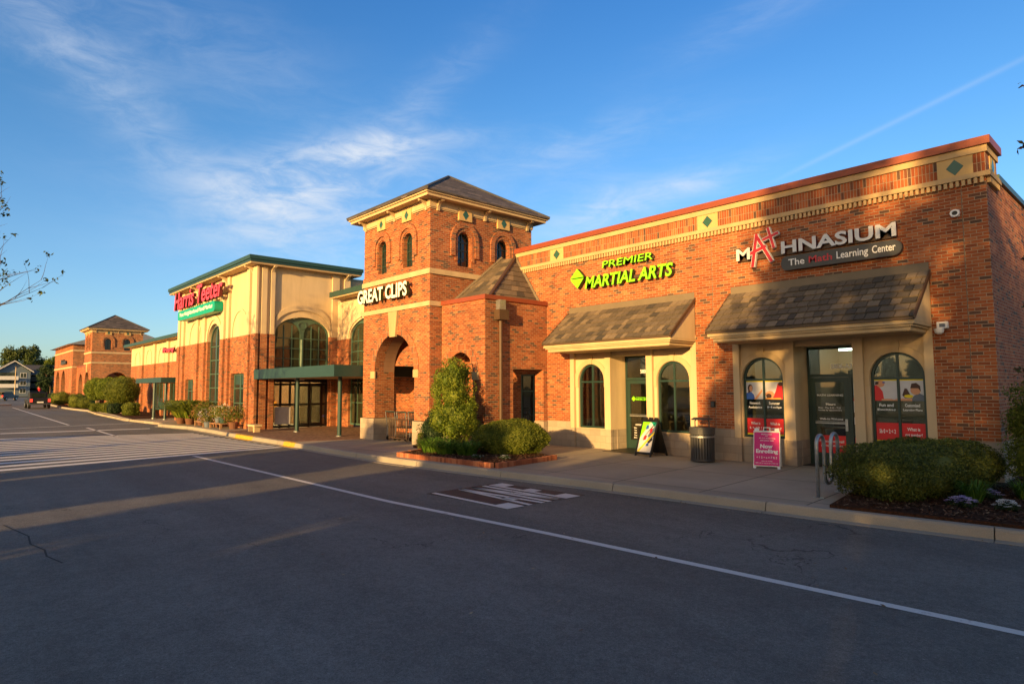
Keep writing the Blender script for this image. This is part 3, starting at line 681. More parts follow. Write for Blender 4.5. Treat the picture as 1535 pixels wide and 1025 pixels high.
# shop bays
def shop_bay(xa, xb, no, texts):
    cx = (xa+xb)/2; DH = .66; wx = [cx-1.5, cx+1.5]; r = .53; z0, zs = .62, 2.1
    out = [(xa, .6), (cx-DH, .6), (cx-DH, 2.86), (cx+DH, 2.86), (cx+DH, .6), (xb, .6), (xb, 4.485), (xa, 4.485)]
    MB().prism(F, out, [arch(w, z0, zs, r) for w in wx], -.3, -.1).build('stucco_panel', 'stucco', store)
    s = MB()
    for a, c in ((xa, cx-DH), (cx+DH, xb)): s.fbox(F, a, c, 0, .56, -.3, -.085); s.fbox(F, a, c, .56, .598, -.3, -.06)
    s.build('stone_sill', 'stone', store)
    p = MB(); st = MB()
    for a, c in ((xa+.002, xa+.17), (cx-DH-.21, cx-DH), (cx+DH, cx+DH+.21), (xb-.17, xb-.002)):
        p.fbox(F, a, c, .6, 3.3, -.099, .0); st.fbox(F, a-.01 if a > xa+.1 else a, c+.01 if c < xb-.1 else c, 0, .54, -.084, .012); st.fbox(F, a-.02 if a > xa+.1 else a, c+.02 if c < xb-.1 else c, .54, .599, -.084, .03)
    p.build('pilaster', 'stucco', store); st.build('pilaster_base', 'stone', store)
    t = MB()
    for w in wx:
        t.prism(F, band(w, 1.9, zs, r+.004, r+.15), [], -.099, -.075); t.prism(F, [(w-.06, zs+r+.0), (w+.06, zs+r), (w+.085, zs+r+.24), (w-.085, zs+r+.24)], [], -.099, -.05)
    t.build('arch_trim', 'trim', store)
    # door recess
    rc = MB(); yb = YF+.78
    rc.box(cx-DH-.15, cx-DH-.002, YF+.302, yb+.1, .6, 2.86); rc.box(cx+DH+.002, cx+DH+.15, YF+.302, yb+.1, .6, 2.86); rc.box(cx-DH-.15, cx+DH+.15, YF+.302, yb+.1, 2.862, 2.98)
    rc.build('entry_recess', 'stucco', store)
    rb = MB(); rb.box(cx-DH-.15, cx-DH+.012, YF+.302, yb+.1, 0, .598); rb.box(cx+DH-.012, cx+DH+.15, YF+.302, yb+.1, 0, .598); rb.build('recess_base', 'stone', store)
    wins = [arched_window(store, F, w, z0, zs, r, -.2, trans=(2.07,)) for w in wx]
    G = front(yb)
    fr = MB(); a, c = cx-DH+.013, cx+DH-.013; dl = a+.95
    fr.fbox(G, a, a+.05, 0, 2.858, -.03, .03); fr.fbox(G, c-.05, c, 0, 2.858, -.03, .03); fr.fbox(G, a+.05, c-.05, 2.80, 2.857, -.03, .03); fr.fbox(G, a+.05, c-.05, 2.12, 2.19, -.03, .03); fr.fbox(G, dl, dl+.06, 0, 2.12, -.03, .03); fr.fbox(G, dl+.06, c-.05, 0, .1, -.03, .03); fr.fbox(G, dl+.06, c-.05, .72, .76, -.03, .03)
    e = fr.build('entrance_frame', 'frame', store)
    MB().fbox(G, a+.05, c-.05, 2.19, 2.80, -.006, 0).fbox(G, dl+.06, c-.05, .1, 2.12, -.006, 0).build('pane', 'glass', e)
    MB().text(G, texts[0], a+.55, a+1.02, 2.32, 2.44, .001, .003, 0, None, .02).build('unit_number', 'white', e, normals=False)
    dr = MB(); l, rr = a+.055, dl-.005
    dr.prism(G, [(l, .02), (rr, .02), (rr, 2.11), (l, 2.11)], [[(l+.11, .28), (rr-.11, .28), (rr-.11, 2.0), (l+.11, 2.0)]], -.022, .024)
    dd = dr.build('door', 'frame', store)
    MB().fbox(G, l+.1, rr-.1, .27, 2.01, -.006, 0).build('pane', 'glass', dd)
    h = MB().fbox(G, l+.1, rr-.06, 1.0, 1.03, .03, .05).fbox(G, rr-.10, rr-.04, .84, 1.12, .026, .055).fbox(G, l+.1, rr-.06, 1.05, 1.062, .03, .045); h.build('handle', 'galv', dd)
    return cx, wins, dd, e, G, (l, rr, dl, c)
cx1, w1, d1, e1, G1, (l1, r1, dl1, c1_) = shop_bay(*BAYS[0], 1, ('5806-A2',))
cx2, w2, d2, e2, G2, (l2, r2, dl2, c2_) = shop_bay(*BAYS[1], 2, ('5806-A3',))
for wi, (w, kinds, t1, t2) in enumerate([(w2[0], (0, 1), (('Homework', 'Assistance'), ('Summer', 'Help')), (('What is', '6 + 1/2 ?'), ('Which is', 'next?'))), (w2[1], (2, 3), (('Fun and', 'Exciting'), ('Customized', 'Learning Plans')), (('5b 0 ÷ 2 < 2', None), ('What is', 'our number?')))]):
    wx = cx2+(-1.5, 1.5)[wi]
    for s in (0, 1):
        u0, u1 = ((wx-.47, wx-.03), (wx+.03, wx+.47))[s]; poster(w, F, u0, u1, -.19, kinds[s], t1[s], t2[s])
# door graphics
g = MB(); m = (l2+r2)/2
g.text(G2, 'MATH LEARNING', m-.3, m+.3, 1.66, 1.71, .002, .003, 0, None, .015); g.text(G2, 'Hours', m-.1, m+.12, 1.44, 1.5, .002, .003, 0, None, .02); g.text(G2, 'Mon - Thu 3:30 - 7:30', m-.28, m+.24, 1.36, 1.4, .002, .003, 0, None, .01); g.text(G2, 'Sunday by appointment', m-.28, m+.26, 1.3, 1.34, .002, .003, 0, None, .01); g.text(G2, 'Walk-ins Welcome', m-.26, m+.28, 1.09, 1.14, .002, .003, 0, None, .015)
g.fbox(G2, l2+.12, r2-.12, .3, .72, .0015, .0025, 1); g.text(G2, 'Private and small', m-.28, m+.28, .55, .61, .003, .004, 0, None, .015); g.text(G2, 'group tutoring', m-.25, m+.25, .44, .5, .003, .004, 0, None, .015)
g.build('door_lettering', ['white', 'red_print'], d2, normals=False)
g = MB(); g.fbox(G2, dl2+.08, c2_-.06, .12, .70, .0015, .0025, 1); g.fbox(G2, dl2+.08, c2_-.07, 1.28, 1.62, .0015, .0025, 0); g.fbox(G2, dl2+.08, c2_-.07, 1.55, 1.62, .003, .004, 1); g.fbox(G2, dl2+.08, c2_-.09, 1.0, 1.17, .0015, .0025, 0)
g.build('notice', ['white', 'red_print'], e2, normals=False)
g = MB(); m = (l1+r1)/2
g.text(G1, 'PREMIER', m-.12, m+.3, 1.56, 1.59, .002, .003, 1, None, .01); g.text(G1, 'MARTIAL ARTS', m-.14, m+.3, 1.49, 1.55, .002, .003, 1, None, .02, .2); g.prism(G1, [(m-.3, 1.54), (m-.22, 1.46), (m-.14, 1.54), (m-.22, 1.62)], [], .002, .003, 1)
g.text(G1, 'HOURS', m-.16, m+.12, .72, .77, .002, .003, 0, None, .02)
for i, s in enumerate(('Mon 3 - 8', 'Tue 3 - 8', 'Wed 3 - 8', 'Thu 3 - 8', 'Fri 3 - 7')): g.text(G1, s[:3], m-.22, m-.12, .63-.075*i, .67-.075*i, .002, .003, 0, None, .02); g.text(G1, s[4:], m+.04, m+.26, .63-.075*i, .67-.075*i, .002, .003, 0, None, .02)
g.build('door_lettering', ['white', 'lime'], d1, normals=False)
# rooms behind the glass
def room(xa, xb, wallcol, lamps):
    f = MB(); x0, x1, y0, y1 = xa+.15, xb-.15, YF+.31, 22
    f.box(x0-.1, x1+.1, y1, y1+.1, 0, 3.1); f.box(x0-.1, x0, YF+.9, y1, 0, 3.1); f.box(x1, x1+.1, YF+.9, y1, 0, 3.1); f.box(x0-.1, x1+.1, YF+.31, y1, 3.1, 3.2)
    f.build('interior_wall', wallcol, store)
    MB().box(x0, x1, YF+.31, y1, .0, .012).build('interior_floor', 'dark', store)
    for lx, ly in lamps: MB().box(lx-.6, lx+.6, ly, ly+.12, 3.02, 3.08).build('ceiling_light', 'lamp', store)
    q = MB(); g_ = random.Random(int(-xa*10))
    for i in range(5):
        dx = x0+.6+i*.8; dy = 17.2+g_.random()*3; q.box(dx, dx+.7, dy, dy+.5, .70, .74); q.box(dx+.02, dx+.08, dy+.02, dy+.08, .012, .70); q.box(dx+.6, dx+.66, dy+.42, dy+.48, .012, .70); q.box(dx+.15, dx+.5, dy+.6, dy+.65, .45, .95)
    q.build('desk', 'brown_metal', store)
    q = MB()
    for i in range(4): q.box(x0+.4+i*1.0, x0+1.0+i*1.0, y1-.02, y1-.001, 1.3+.2*(i % 2), 2.0+.15*(i % 3), i % 4)
    q.build('picture', ['grey_print', 'red_print', 'orange_print', 'slate_print'], store)
room(*BAYS[0], 'brown_metal', [(-12.3, 19.5), (-10.2, 20.5)])
room(*BAYS[1], 'taupe', [(-6.6, 17.6), (-5.2, 17.2), (-6.9, 19.6), (-5.4, 19.2), (-7.0, 21), (-4.6, 18.2)])
# shingled awnings
def awning(xa, xb, seed):
    g_ = random.Random(seed); YE, ZE, ZT = YF-1.25, 3.24, 4.28; yt = YF-.01
    nr = 7; sl_ = Vector((0, YE-yt, ZE-ZT)); L = sl_.length; sv = sl_/L; nv = Vector((0, -sv.z*-1, 0)); nv = Vector((0, sv.z, -sv.y)).normalized(); 
    if nv.z < 0: nv = -nv
    mb = MB(); e = L/nr
    for r_ in range(nr):
        x = xa-.02
        while x < xb+.0:
            w = g_.choice((.16, .2, .24, .27, .2)); x2 = min(x+w, xb+.02)
            if x2-x > .05:
                o = Vector((0, yt, ZT)); a = o+sv*(r_*e-.03)+nv*.012; b = o+sv*((r_+1)*e+g_.uniform(-.006, .012))+nv*.046; th = nv*.03
                p = [Vector((x+.007, *q.yz)) for q in (a, b)]+[Vector((x2-.007, *q.yz)) for q in (b, a)]
                mb.raw([q-th for q in p]+p, [(0, 1, 2, 3), (4, 5, 6, 7), (0, 1, 5, 4), (1, 2, 6, 5), (2, 3, 7, 6), (3, 0, 4, 7)])
            x = x2
    mb.build('awning_roof', 'shingle', store)
    S = FR((xa, 0, 0), (0, 1, 0), (0, 0, 1), (1, 0, 0))
    dk = MB().prism(S, [(yt, ZT-.005), (YE+.01, ZE-.0), (YE+.01, ZE-.03), (yt, ZT-.05)], [], .0, xb-xa)
    dk.build('awning_deck', 'taupe', store)
    tr = MB()                                                       # rake trim along both slopes, flashing at the head
    for xx in (xa-.035, xb+.0): tr.prism(FR((xx, 0, 0), (0, 1, 0), (0, 0, 1), (1, 0, 0)), [(yt, ZT+.05), (YE-.02, ZE+.05), (YE-.02, ZE-.045), (yt, ZT-.06)], [], 0, .035)
    tr.build('rake_board', 'brown_metal', store)
    MB().fbox(F, xa+.003, xb-.003, 4.30, 4.486, -.09, .002).build('head_flashing', 'taupe', store)
    ck = MB()
    for xx in (xa+.01, xb-.04): ck.prism(FR((xx, 0, 0), (0, 1, 0), (0, 0, 1), (1, 0, 0)), [(YF-.002, ZT-.08), (YE+.06, ZE-.06), (YF-.002, ZE-.06)], [], 0, .03)
    ck.build('cheek', 'stucco', store)
    fa = MB()
    for (ins, z0, z1) in ((.03, 3.12, 3.20), (.075, 3.075, 3.118), (.13, 3.0, 3.074)):
        y0 = YE+ins; fa.box(xa+ins-.03, xb-ins+.03, y0, YF-.002, z0, z1)
    fa.build('fascia', 'trim', store)
    MB().box(xa+.12, xb-.12, YE+.16, YF-.002, 2.985, 2.999).build('soffit', 'soffit', store)
    MB().box(xa-.02, xb+.02, YE-.02, YE+.03, 3.2, 3.235).build('drip_edge', 'brown_metal', store)
awning(BAYS[0][0]+.0, BAYS[0][1]-.0, 3); awning(BAYS[1][0], BAYS[1][1], 5)

# wall signs and fittings
s = thing('wall_sign', (-11.3, 15.2, 5.0), 'lime green raised lettering with a split diamond emblem above the smaller sunlit awning', 'sign')
letters(s, F, 'MARTIAL ARTS', -12.93, -9.7, 5.0, 5.38, .08, .2, 'lime', 'lime_side', .024, .22)
letters(s, F, 'PREMIER', -12.24, -10.38, 5.57, 5.78, .08, .18, 'lime', 'lime_side', .004, .12)
for pts in ([(-13.54, 5.40), (-13.2, 5.40), (-12.97, 5.40), (-13.24, 5.69)], [(-13.54, 5.365), (-13.24, 5.05), (-12.97, 5.365)]):
    mb = MB().prism(F, pts, [], .06, .2); mb.m = [0 if len({round(mb.v[i][1], 4) for i in f}) == 1 else 1 for f in mb.f]; mb.build('emblem', ['lime', 'lime_side'], s)
MB().fbox(F, -12.95, -9.75, 5.12, 5.22, .0, .075).fbox(F, -12.25, -10.4, 5.63, 5.70, 0, .075).fbox(F, -13.4, -13.1, 5.3, 5.45, 0, .059).build('raceway', 'brown_metal', s)
s = thing('wall_sign', (-6, 15.2, 4.8), 'silver capitals with a raised red A and plus above a charcoal bar', 'sign')
letters(s, F, 'M', -7.82, -7.45, 5.11, 5.41, .08, .18, 'letter_grey', 'letter_rose_side', .03)
letters(s, F, 'HNASIUM', -6.66, -4.17, 5.11, 5.42, .08, .18, 'letter_grey', 'letter_rose_side', .03)
mb = MB()
def slab(a, b, w, d0, d1, mi):
    a = Vector((*a, 0)); b = Vector((*b, 0)); t = (b-a).normalized(); n = Vector((-t.y, t.x, 0))*w/2
    mb.prism(F, [((a-n).x, (a-n).y), ((b-n).x, (b-n).y), ((b+n).x, (b+n).y), ((a+n).x, (a+n).y)], [], d0, d1, mi)
for w, d0, d1, mi in ((.105, .08, .17, 1), (.078, .17, .176, 0)):
    slab((-7.40, 4.90), (-7.27, 5.72), w, d0, d1, mi); slab((-7.29, 5.70), (-6.90, 4.97), w, d0+.001, d1+.001, mi); slab((-7.46, 5.24), (-7.04, 5.38), w, d0+.002, d1+.002, mi)
mb.build('raised_letter', ['letter_red', 'white'], s)
mb = MB()
for w, d0, d1, mi in ((.09, .08, .17, 1), (.066, .17, .176, 0)):
    slab((-6.98, 5.83), (-6.84, 5.30), w, d0, d1, mi); slab((-7.12, 5.54), (-6.72, 5.66), w, d0+.001, d1+.001, mi)
mb.build('plus_mark', ['letter_red', 'white'], s)
u0, u1, v0, v1 = -6.68, -4.08, 4.70, 5.04; rr = (v1-v0)/2
pts = [(u1-rr+rr*math.sin(t*math.pi/10), v0+rr-rr*math.cos(t*math.pi/10)) for t in range(11)]+[(u0+rr*.7-rr*.7*math.sin(t*math.pi/10), v0+rr+rr*math.cos(t*math.pi/10)) for t in range(11)]
pb = MB().prism(F, pts, [], .03, .16).build('name_bar', 'pill', s)
tx = MB(); tx.text(F, 'The', -6.5, -6.12, 4.80, 4.96, .161, .166, 0, None, .012); tx.text(F, 'Math', -6.02, -5.5, 4.80, 4.96, .161, .166, 1, None, .012); tx.text(F, 'Learning', -5.4, -4.86+.12, 4.75, 4.97, .161, .166, 0, None, .012); tx.text(F, 'Center', -4.66, -4.2, 4.805, 4.975, .161, .166, 0, None, .012)
tx.build('bar_lettering', ['white', 'letter_red'], pb, normals=False)
MB().fbox(F, -7.75, -4.25, 5.1, 5.22, 0, .075).build('raceway', 'brown_metal', s)
c = thing('dome_camera', (-3.13, 15.2, 5.4), 'white rimmed round camera high on brick near the corner', 'camera')
MB().fbox(F, -3.2, -3.06, 5.33, 5.47, .0, .04).raw([], []).build('mount', 'white', c, bevel=.01)
K = FR((-3.13, YF, 5.4), (1, 0, 0), (0, 0, 1), (0, -1, 0))
MB().prism(K, [(.085*math.cos(t*math.pi/10), .075*math.sin(t*math.pi/10)) for t in range(20)], [[(.05*math.cos(t*math.pi/10), .045*math.sin(t*math.pi/10)) for t in range(20)]], .04, .10).build('rim', 'white', c)
MB().prism(K, [(.049*math.cos(t*math.pi/10), .044*math.sin(t*math.pi/10)) for t in range(20)], [], .04, .085).build('lens', 'black', c)
c = thing('wall_camera', (-3.45, 15.2, 3.05), 'white box camera on the brick pier beside the awning end', 'camera')
MB().fbox(F, -3.55, -3.35, 3.07, 3.21, .0, .09).build('housing', 'white', c, bevel=.012)
MB().fbox(F, -3.5, -3.4, 3.1, 3.17, .091, .095).build('label_plate', 'slate_print', c)
MB().lathe((-3.5, YF-.12, 2.95), [(.03, 0), (.075, .03), (.09, .09), (.09, .12), (.03, .121)], 16).build('dome', 'white', c, smooth=False)
c = thing('outlet_box', (-8.7, 15.2, 1.4), 'small dark outlet box on the brick pier behind the bin', 'outlet box')
MB().fbox(F, -8.74, -8.62, 1.36, 1.52, .0, .05).build('box', 'black', c, bevel=.006)
MB().fbox(F, -8.72, -8.64, 1.38, 1.50, .05, .058).build('cover', 'bin', c)
tag(MB().box(-12.1, -10.85, 14.75, 15.9, .001, .014).build('door_mat', 'black', loc=(-11.5, 15.3, 0)), 'dark flat door mat before the shop door with lime lettering', 'mat')

# ------------------------------------------------------------------ brick tower with a pyramid roof (built once, copied down the street)
def bracket(root, F, u, z, mat='trim', proj=.36, h=.34, w=.10):
    o, U, V, N = F; S = (o+U*(u-w/2), N, V, U)
    pts = [(0.0, z-h), (.06, z-h)]+[(.06+(proj-.1)*(1-math.cos(t*math.pi/12)), z-h+.06+(h-.12)*math.sin(t*math.pi/12)) for t in range(7)]+[(proj, z-.001), (0, z-.001)]
    return MB().prism(S, pts, [], .001, w).build('bracket', mat, root)
def make_tower(x0, x1, y0, y1, label):
    t = thing('brick_tower', ((x0+x1)/2, y0, 0), label, 'tower', 'pyramid roofed brick towers')
    cx, cy = (x0+x1)/2, (y0+y1)/2; AR, AS = 1.3, 2.52; ZT = 7.94
    FF, RR, LL, BB = front(y0), rightf(x1), leftf(x0), backf(y1)
    wfx = (cx-.86, cx+.84); wfy = (cy-.92, cy+.88); wr, wz0, wzs = .30, 6.12, 7.03
    hf = [arch(w, wz0, wzs, wr) for w in wfx]; hs = [arch(w, wz0, wzs, wr) for w in wfy]
    def face(F, a, b, cc, holes, th, open_=True, ar=AR):
        o = [(a, .8)]+(arch(cc, .8, AS, ar, 24) if open_ else [])+[(b, .8), (b, ZT), (a, ZT)]
        return MB().prism(F, o, holes, -th, 0)
    w = face(FF, x0, x1, cx, hf, .35)
    for q in (face(RR, y0+.351, y1, cy, hs, .35, ar=1.2), face(LL, y0+.351, y1, cy, hs, .35, ar=1.2), face(BB, x0+.351, x1-.351, cx, [], .35, False)):
        w.raw(q.v, q.f)
    # thick front piers below the upper wall
    for a, b in ((x0+.351, cx-AR), (cx+AR, x1-.351)): w.box(a, b, y0+.351, y0+.82, .8, AS)
    w.build('wall', 'brick', t)
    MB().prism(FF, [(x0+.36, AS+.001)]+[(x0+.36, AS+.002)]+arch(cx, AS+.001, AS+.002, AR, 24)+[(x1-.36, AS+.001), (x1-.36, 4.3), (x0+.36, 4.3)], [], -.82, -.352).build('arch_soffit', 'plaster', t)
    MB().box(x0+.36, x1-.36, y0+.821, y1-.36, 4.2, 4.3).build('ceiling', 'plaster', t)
    MB().box(x0+.351, x1-.351, y0+.351, y1-.351, 5.85, 5.95).build('upper_floor', 'dark', t)
    st = MB()
    for a, b in ((x0-.06, cx-AR+.03), (cx+AR-.03, x1+.06)): st.box(a, b, y0-.06, y0+.86, 0, .78)
    for a in (x0-.06, x1-.36): st.box(a, a+.42, cy+1.23, y1+.06, 0, .78)
    st.build('stone_base', 'stone', t)
    for z0, z1, p in ((4.64, 4.80, .05), (5.72, 5.90, .06)): MB().box(x0-p, x1+p, y0-p, y0-.001, z0, z1).box(x1+.001, x1+p, y0, y1, z0, z1).box(x0-p, x0-.001, y0, y1, z0, z1).build('stone_band', 'trim', t)
    MB().box(x0-.03, x1+.03, y0-.03, y0-.001, 5.90, 6.08).box(x1+.001, x1+.03, y0, y1, 5.90, 6.08).box(x0-.03, x0-.001, y0, y1, 5.9, 6.08).build('soldier_course', 'brick', t)
    MB().prism(FF, band(cx, AS-.02, AS, AR, AR+.28, 26), [], .001, .03).build('arch_moulding', 'soldier', t)
    MB().prism(FF, [(cx-.18, 3.72), (cx+.18, 3.72), (cx+.3, 4.62), (cx-.3, 4.62)], [], .0, .09).build('keystone', 'cornice', t)
    MB().fbox(FF, cx-AR-.28, cx-AR+.03, AS-.26, AS, .001, .045).fbox(FF, cx+AR-.03, cx+AR+.28, AS-.26, AS, .001, .045).build('impost', 'cornice', t)
    for F, ws, in ((FF, wfx), (RR, wfy), (LL, wfy)):
        for c in ws:
            m = MB().prism(F, band(c, 6.45, 7.06, .44, .62, 18), [], .001, .07).prism(F, band(c, 6.30, 7.05, wr+.02, .43, 18), [], .001, .035)
            m.build('arch_moulding', 'brick', t)
            if F is not LL: medallion(t, F, c, 7.95, .58, .43, .075)
            arched_window(t, F, c, wz0, wzs, wr, -.2, glass='glass_dark', fw_=.035, trans=(6.42, 6.72, 7.02))
    MB().box(x0-.02, x1+.02, y0-.02, y1+.02, 7.96, 8.0).box(x0-.05, x1+.05, y0-.05, y1+.05, 8.0, 8.30).build('frieze', 'trim', t)
    OV = .46
    MB().box(x0-OV+.1, x1+OV-.1, y0-OV+.1, y1+OV-.1, 8.26, 8.32).build('soffit', 'soffit', t)
    e = MB()
    for p, z0, z1 in ((OV-.06, 8.24, 8.34), (OV, 8.34, 8.43)):
        e.box(x0-p, x1+p, y0-p, y0-p+.16, z0, z1); e.box(x0-p, x1+p, y1+p-.16, y1+p, z0, z1); e.box(x0-p, x0-p+.16, y0-p+.16, y1+p-.16, z0, z1); e.box(x1+p-.16, x1+p, y0-p+.16, y1+p-.16, z0, z1)
    e.build('fascia', 'trim', t)
    P = OV+.05; zr, za = 8.44, 10.12; b = [(x0-P, y0-P, zr), (x1+P, y0-P, zr), (x1+P, y1+P, zr), (x0-P, y1+P, zr)]; ap = (cx, cy, za)
    MB().raw([(a_, c_, d_-.05) for a_, c_, d_ in b]+b+[ap], [(0, 1, 2, 3), (0, 1, 5, 4), (1, 2, 6, 5), (2, 3, 7, 6), (3, 0, 4, 7), (4, 5, 8), (5, 6, 8), (6, 7, 8), (7, 4, 8)]).build('roof', 'shingle_far', t)
    rg = MB()
    for q in b: rg.tube([q, ap], .055, 6)
    rg.build('hip_cap', 'dark_roof', t)
    for F, us in ((FF, (x0+.16, cx, x1-.2)), (RR, (y0+.3, cy, y1-.25)), (LL, (y0+.3, cy, y1-.25))):
        for u in us: bracket(t, F, u, 8.24)
    return t
TX0, TX1, TY0, TY1 = -21.5, -17.12, 12.0, 16.75
tower = make_tower(TX0, TX1, TY0, TY1, 'tall brick tower with pyramid roof and white lettering above its open arch')
tower_b = copy_tree(tower); tower_b.location.x += -61.94
tower_b['label'] = 'distant brick tower with pyramid roof standing behind clipped round trees'
s = thing('wall_sign', (-19.6, 12, 5.3), 'white raised capital letters across the brick tower above its open arch', 'sign')
FT = front(12)
letters(s, FT, 'GREAT CLIPS', -21.5, -18.1, 5.06, 5.58, .16, .28, 'white', 'lime_side', .03)
MB().fbox(FT, -21.4, -18.2, 5.14, 5.24, .0, .155).build('raceway', 'brown_metal', s)

# low brick pavilion between tower and shops
PX, PY = -14.8, 12.45
pv = thing('brick_pavilion', (-16, 12.45, 0), 'low brick link with red coping and small shingled hip roof behind', 'building')
fp = front(PY); cx = -16.02
MB().prism(fp, [(TX1+.065, .78)]+arch(cx, .78, 2.42, .62, 20)+[(PX, .78), (PX, 4.66), (TX1+.065, 4.66)], [], -.4, 0).prism(rightf(PX), [(PY+.401, .78), (13.62, .78), (13.62, 2.5), (15.0, 2.5), (15.0, .78), (YF-.001, .78), (YF-.001, 4.66), (PY+.401, 4.66)], [], -.4, 0).build('wall', 'brick', pv)
MB().box(TX1+.065, cx-.6, PY-.02, PY+.42, 0, .779).box(cx+.6, PX+.02, PY-.02, PY+.42, 0, .779).box(PX-.42, PX+.02, PY+.421, 13.64, 0, .779).box(PX-.42, PX+.02, 14.98, YF-.03, 0, .779).build('stone_base', 'stone', pv)
MB().box(TX1+.065, PX+.05, PY-.05, PY+.45, 4.661, 4.80).box(PX-.45, PX+.05, PY+.451, YF-.001, 4.661, 4.80).build('coping', 'coping', pv)
MB().prism(fp, band(cx, 2.40, 2.42, .62, .9, 20), [], .001, .02).build('arch_moulding', 'soldier', pv)
MB().fbox(fp, cx-.92, cx-.60, 2.14, 2.40, .001, .04).fbox(fp, cx+.60, cx+.92, 2.14, 2.40, .001, .04).build('impost', 'cornice', pv)
MB().box(TX1+.06, XL-.001, YF, YF+.3, 0, 4.8).build('inner_wall', 'brick_rough', pv)
wv = MB().prism(front(YF), [(-16.05, .1), (-15.4, .1), (-15.4, 2.35), (-16.05, 2.35)], [[(-16.0, .15), (-15.45, .15), (-15.45, 2.3), (-16.0, 2.3)]], .001, .05).fbox(front(YF), -16.0, -15.45, 1.75, 1.79, .002, .045).build('window', 'frame_pale', pv)
MB().fbox(front(YF), -16.0, -15.45, .15, 2.3, .014, .02).build('pane', 'glass_dark', wv)
A, B, Cc, P1, P2 = (TX1+.01, PY+.42, 4.74), (PX-.32, PY+.42, 4.74), (PX-.32, YF-.012, 4.74), (TX1+.01, YF-.012, 6.62), (XL-.05, YF-.012, 6.55)
def rows(tri_or_quad_bl, br, tr, tl, nr, mb, sd):
    g_ = random.Random(sd); bl, br, tr, tl = map(Vector, (tri_or_quad_bl, br, tr, tl)); nv = (br-bl).cross(tl-bl).normalized()
    if nv.z < 0: nv = -nv
    for r_ in range(nr):
        f0, f1 = r_/nr, (r_+1.12)/nr; f1 = min(f1, 1)
        a0, a1 = bl.lerp(tl, f0), br.lerp(tr, f0); b0, b1 = bl.lerp(tl, f1), br.lerp(tr, f1); L = (a1-a0).length; x = 0
        while x < L-.02:
            w = g_.choice((.2, .26, .32, .38)); x2 = min(x+w, L); t0, t1 = x/L, x2/L
            p = [a0.lerp(a1, t0)+nv*.035, a0.lerp(a1, t1)+nv*.035, b0.lerp(b1, t1)+nv*.012, b0.lerp(b1, t0)+nv*.012]
            mb.raw([q-nv*.02 for q in p]+p, [(0, 1, 2, 3), (4, 5, 6, 7), (0, 1, 5, 4), (1, 2, 6, 5), (2, 3, 7, 6), (3, 0, 4, 7)]); x = x2
rf = MB(); rows(A, B, P2, P1, 9, rf, 1); rows(B, Cc, P2, P2, 9, rf, 2)
rf.build('hip_roof', 'shingle', pv, normals=False)
MB().raw([A, B, Cc, P1, P2, (A[0], Cc[1], A[2])], [(0, 1, 4, 3), (1, 2, 4), (0, 1, 2, 5), (0, 3, 5), (3, 4, 2, 5)]).build('roof_deck', 'taupe', pv)
hc = MB(); up = Vector((0, 0, .05)); hc.tube([Vector(B)+up, Vector(P2)+up], .06, 6); hc.build('hip_cap', 'brown_metal', pv)
fl = MB(); fl.tube([Vector(Cc)+up-Vector((0, .03, 0)), Vector(P2)+up-Vector((0, .03, 0))], .055, 4); fl.tube([Vector(A)+up+Vector((.03, 0, 0)), Vector(P1)+up+Vector((.03, 0, 0))], .055, 4); fl.build('flashing', 'taupe', pv)
ds = MB().box(PX+.001, PX+.26, 12.82, 13.22, 4.02, 4.34).tube([(PX+.09, 13.02, 4.02), (PX+.09, 13.02, .82), (PX+.14, 13.02, .7), (PX+.14, 13.02, .08)], .055, 8).build('downspout', 'brown_metal', pv)
MB().box(PX+.001, PX+.2, 12.9, 13.14, 4.345, 4.655).build('scupper', 'galv', ds)

# ------------------------------------------------------------------ grocery block
HY, HX0, HX1, HB = 11.0, -42.6, -29.7, 15.75
gs = thing('grocery_store', (-36, 11, 0), 'cream and brick grocery hall with a flat green edged roof and arched windows', 'store building')
FH, RH = front(HY), rightf(HX1); ZB, ZW = 4.5, 7.72
fwins = [(-40.97, -39.38, .45, 2.45, False), (-37.0, -34.85, .45, 4.95, True), (-33.1, -31.2, .45, 2.65, False)]
def fhole(a, b, z0, z1, ar):
    return arch((a+b)/2, z0, z1-.55, (b-a)/2, 16, .95) if ar else [(a, z0), (b, z0), (b, z1), (a, z1)]
mid = fwins[1]
MB().prism(FH, [(HX0, 0), (HX1, 0), (HX1, ZB), (mid[1], ZB), (mid[1], .45), (mid[0], .45), (mid[0], ZB), (HX0, ZB)], [fhole(*fwins[0]), fhole(*fwins[2])], -.4, 0).build('wall', 'brick', gs)
cxm = (mid[0]+mid[1])/2; rm = (mid[1]-mid[0])/2
MB().prism(FH, [(HX0, ZB)]+arch(cxm, ZB, ZB+.05, rm, 16, .88)+[(HX1, ZB), (HX1, ZW), (HX0, ZW)], [], -.4, -.01).build('upper_wall', 'cream', gs)
SY0, SY1 = HY+.85, 14.65; scx = (SY0+SY1)/2; srr = (SY1-SY0)/2
MB().prism(RH, [(HY+.401, 0), (SY0, 0), (SY0, ZB), (HY+.401, ZB)], [], -.4, 0).prism(RH, [(SY1, 0), (HB, 0), (HB, ZB), (SY1, ZB)], [], -.4, 0).build('wall', 'brick', gs)
MB().prism(RH, [(HY+.401, ZB)]+arch(scx, ZB, ZB+.05, srr, 18, .85)+[(HB, ZB), (HB, ZW), (HY+.401, ZW)], [], -.4, -.01).build('upper_wall', 'cream', gs)
MB().box(HX0, HX1-.401, HY+.401, HB+14, 7.5, 7.7).box(HX0, HX0+.3, HY+.401, HB+14, 0, 7.5).box(HX0+.301, HX1-.1, HB+13.7, HB+14, 0, 7.5).box(HX1-.4, HX1-.1, HB+.001, HB+13.7, 0, 7.5).build('rear_wall', 'cream', gs)
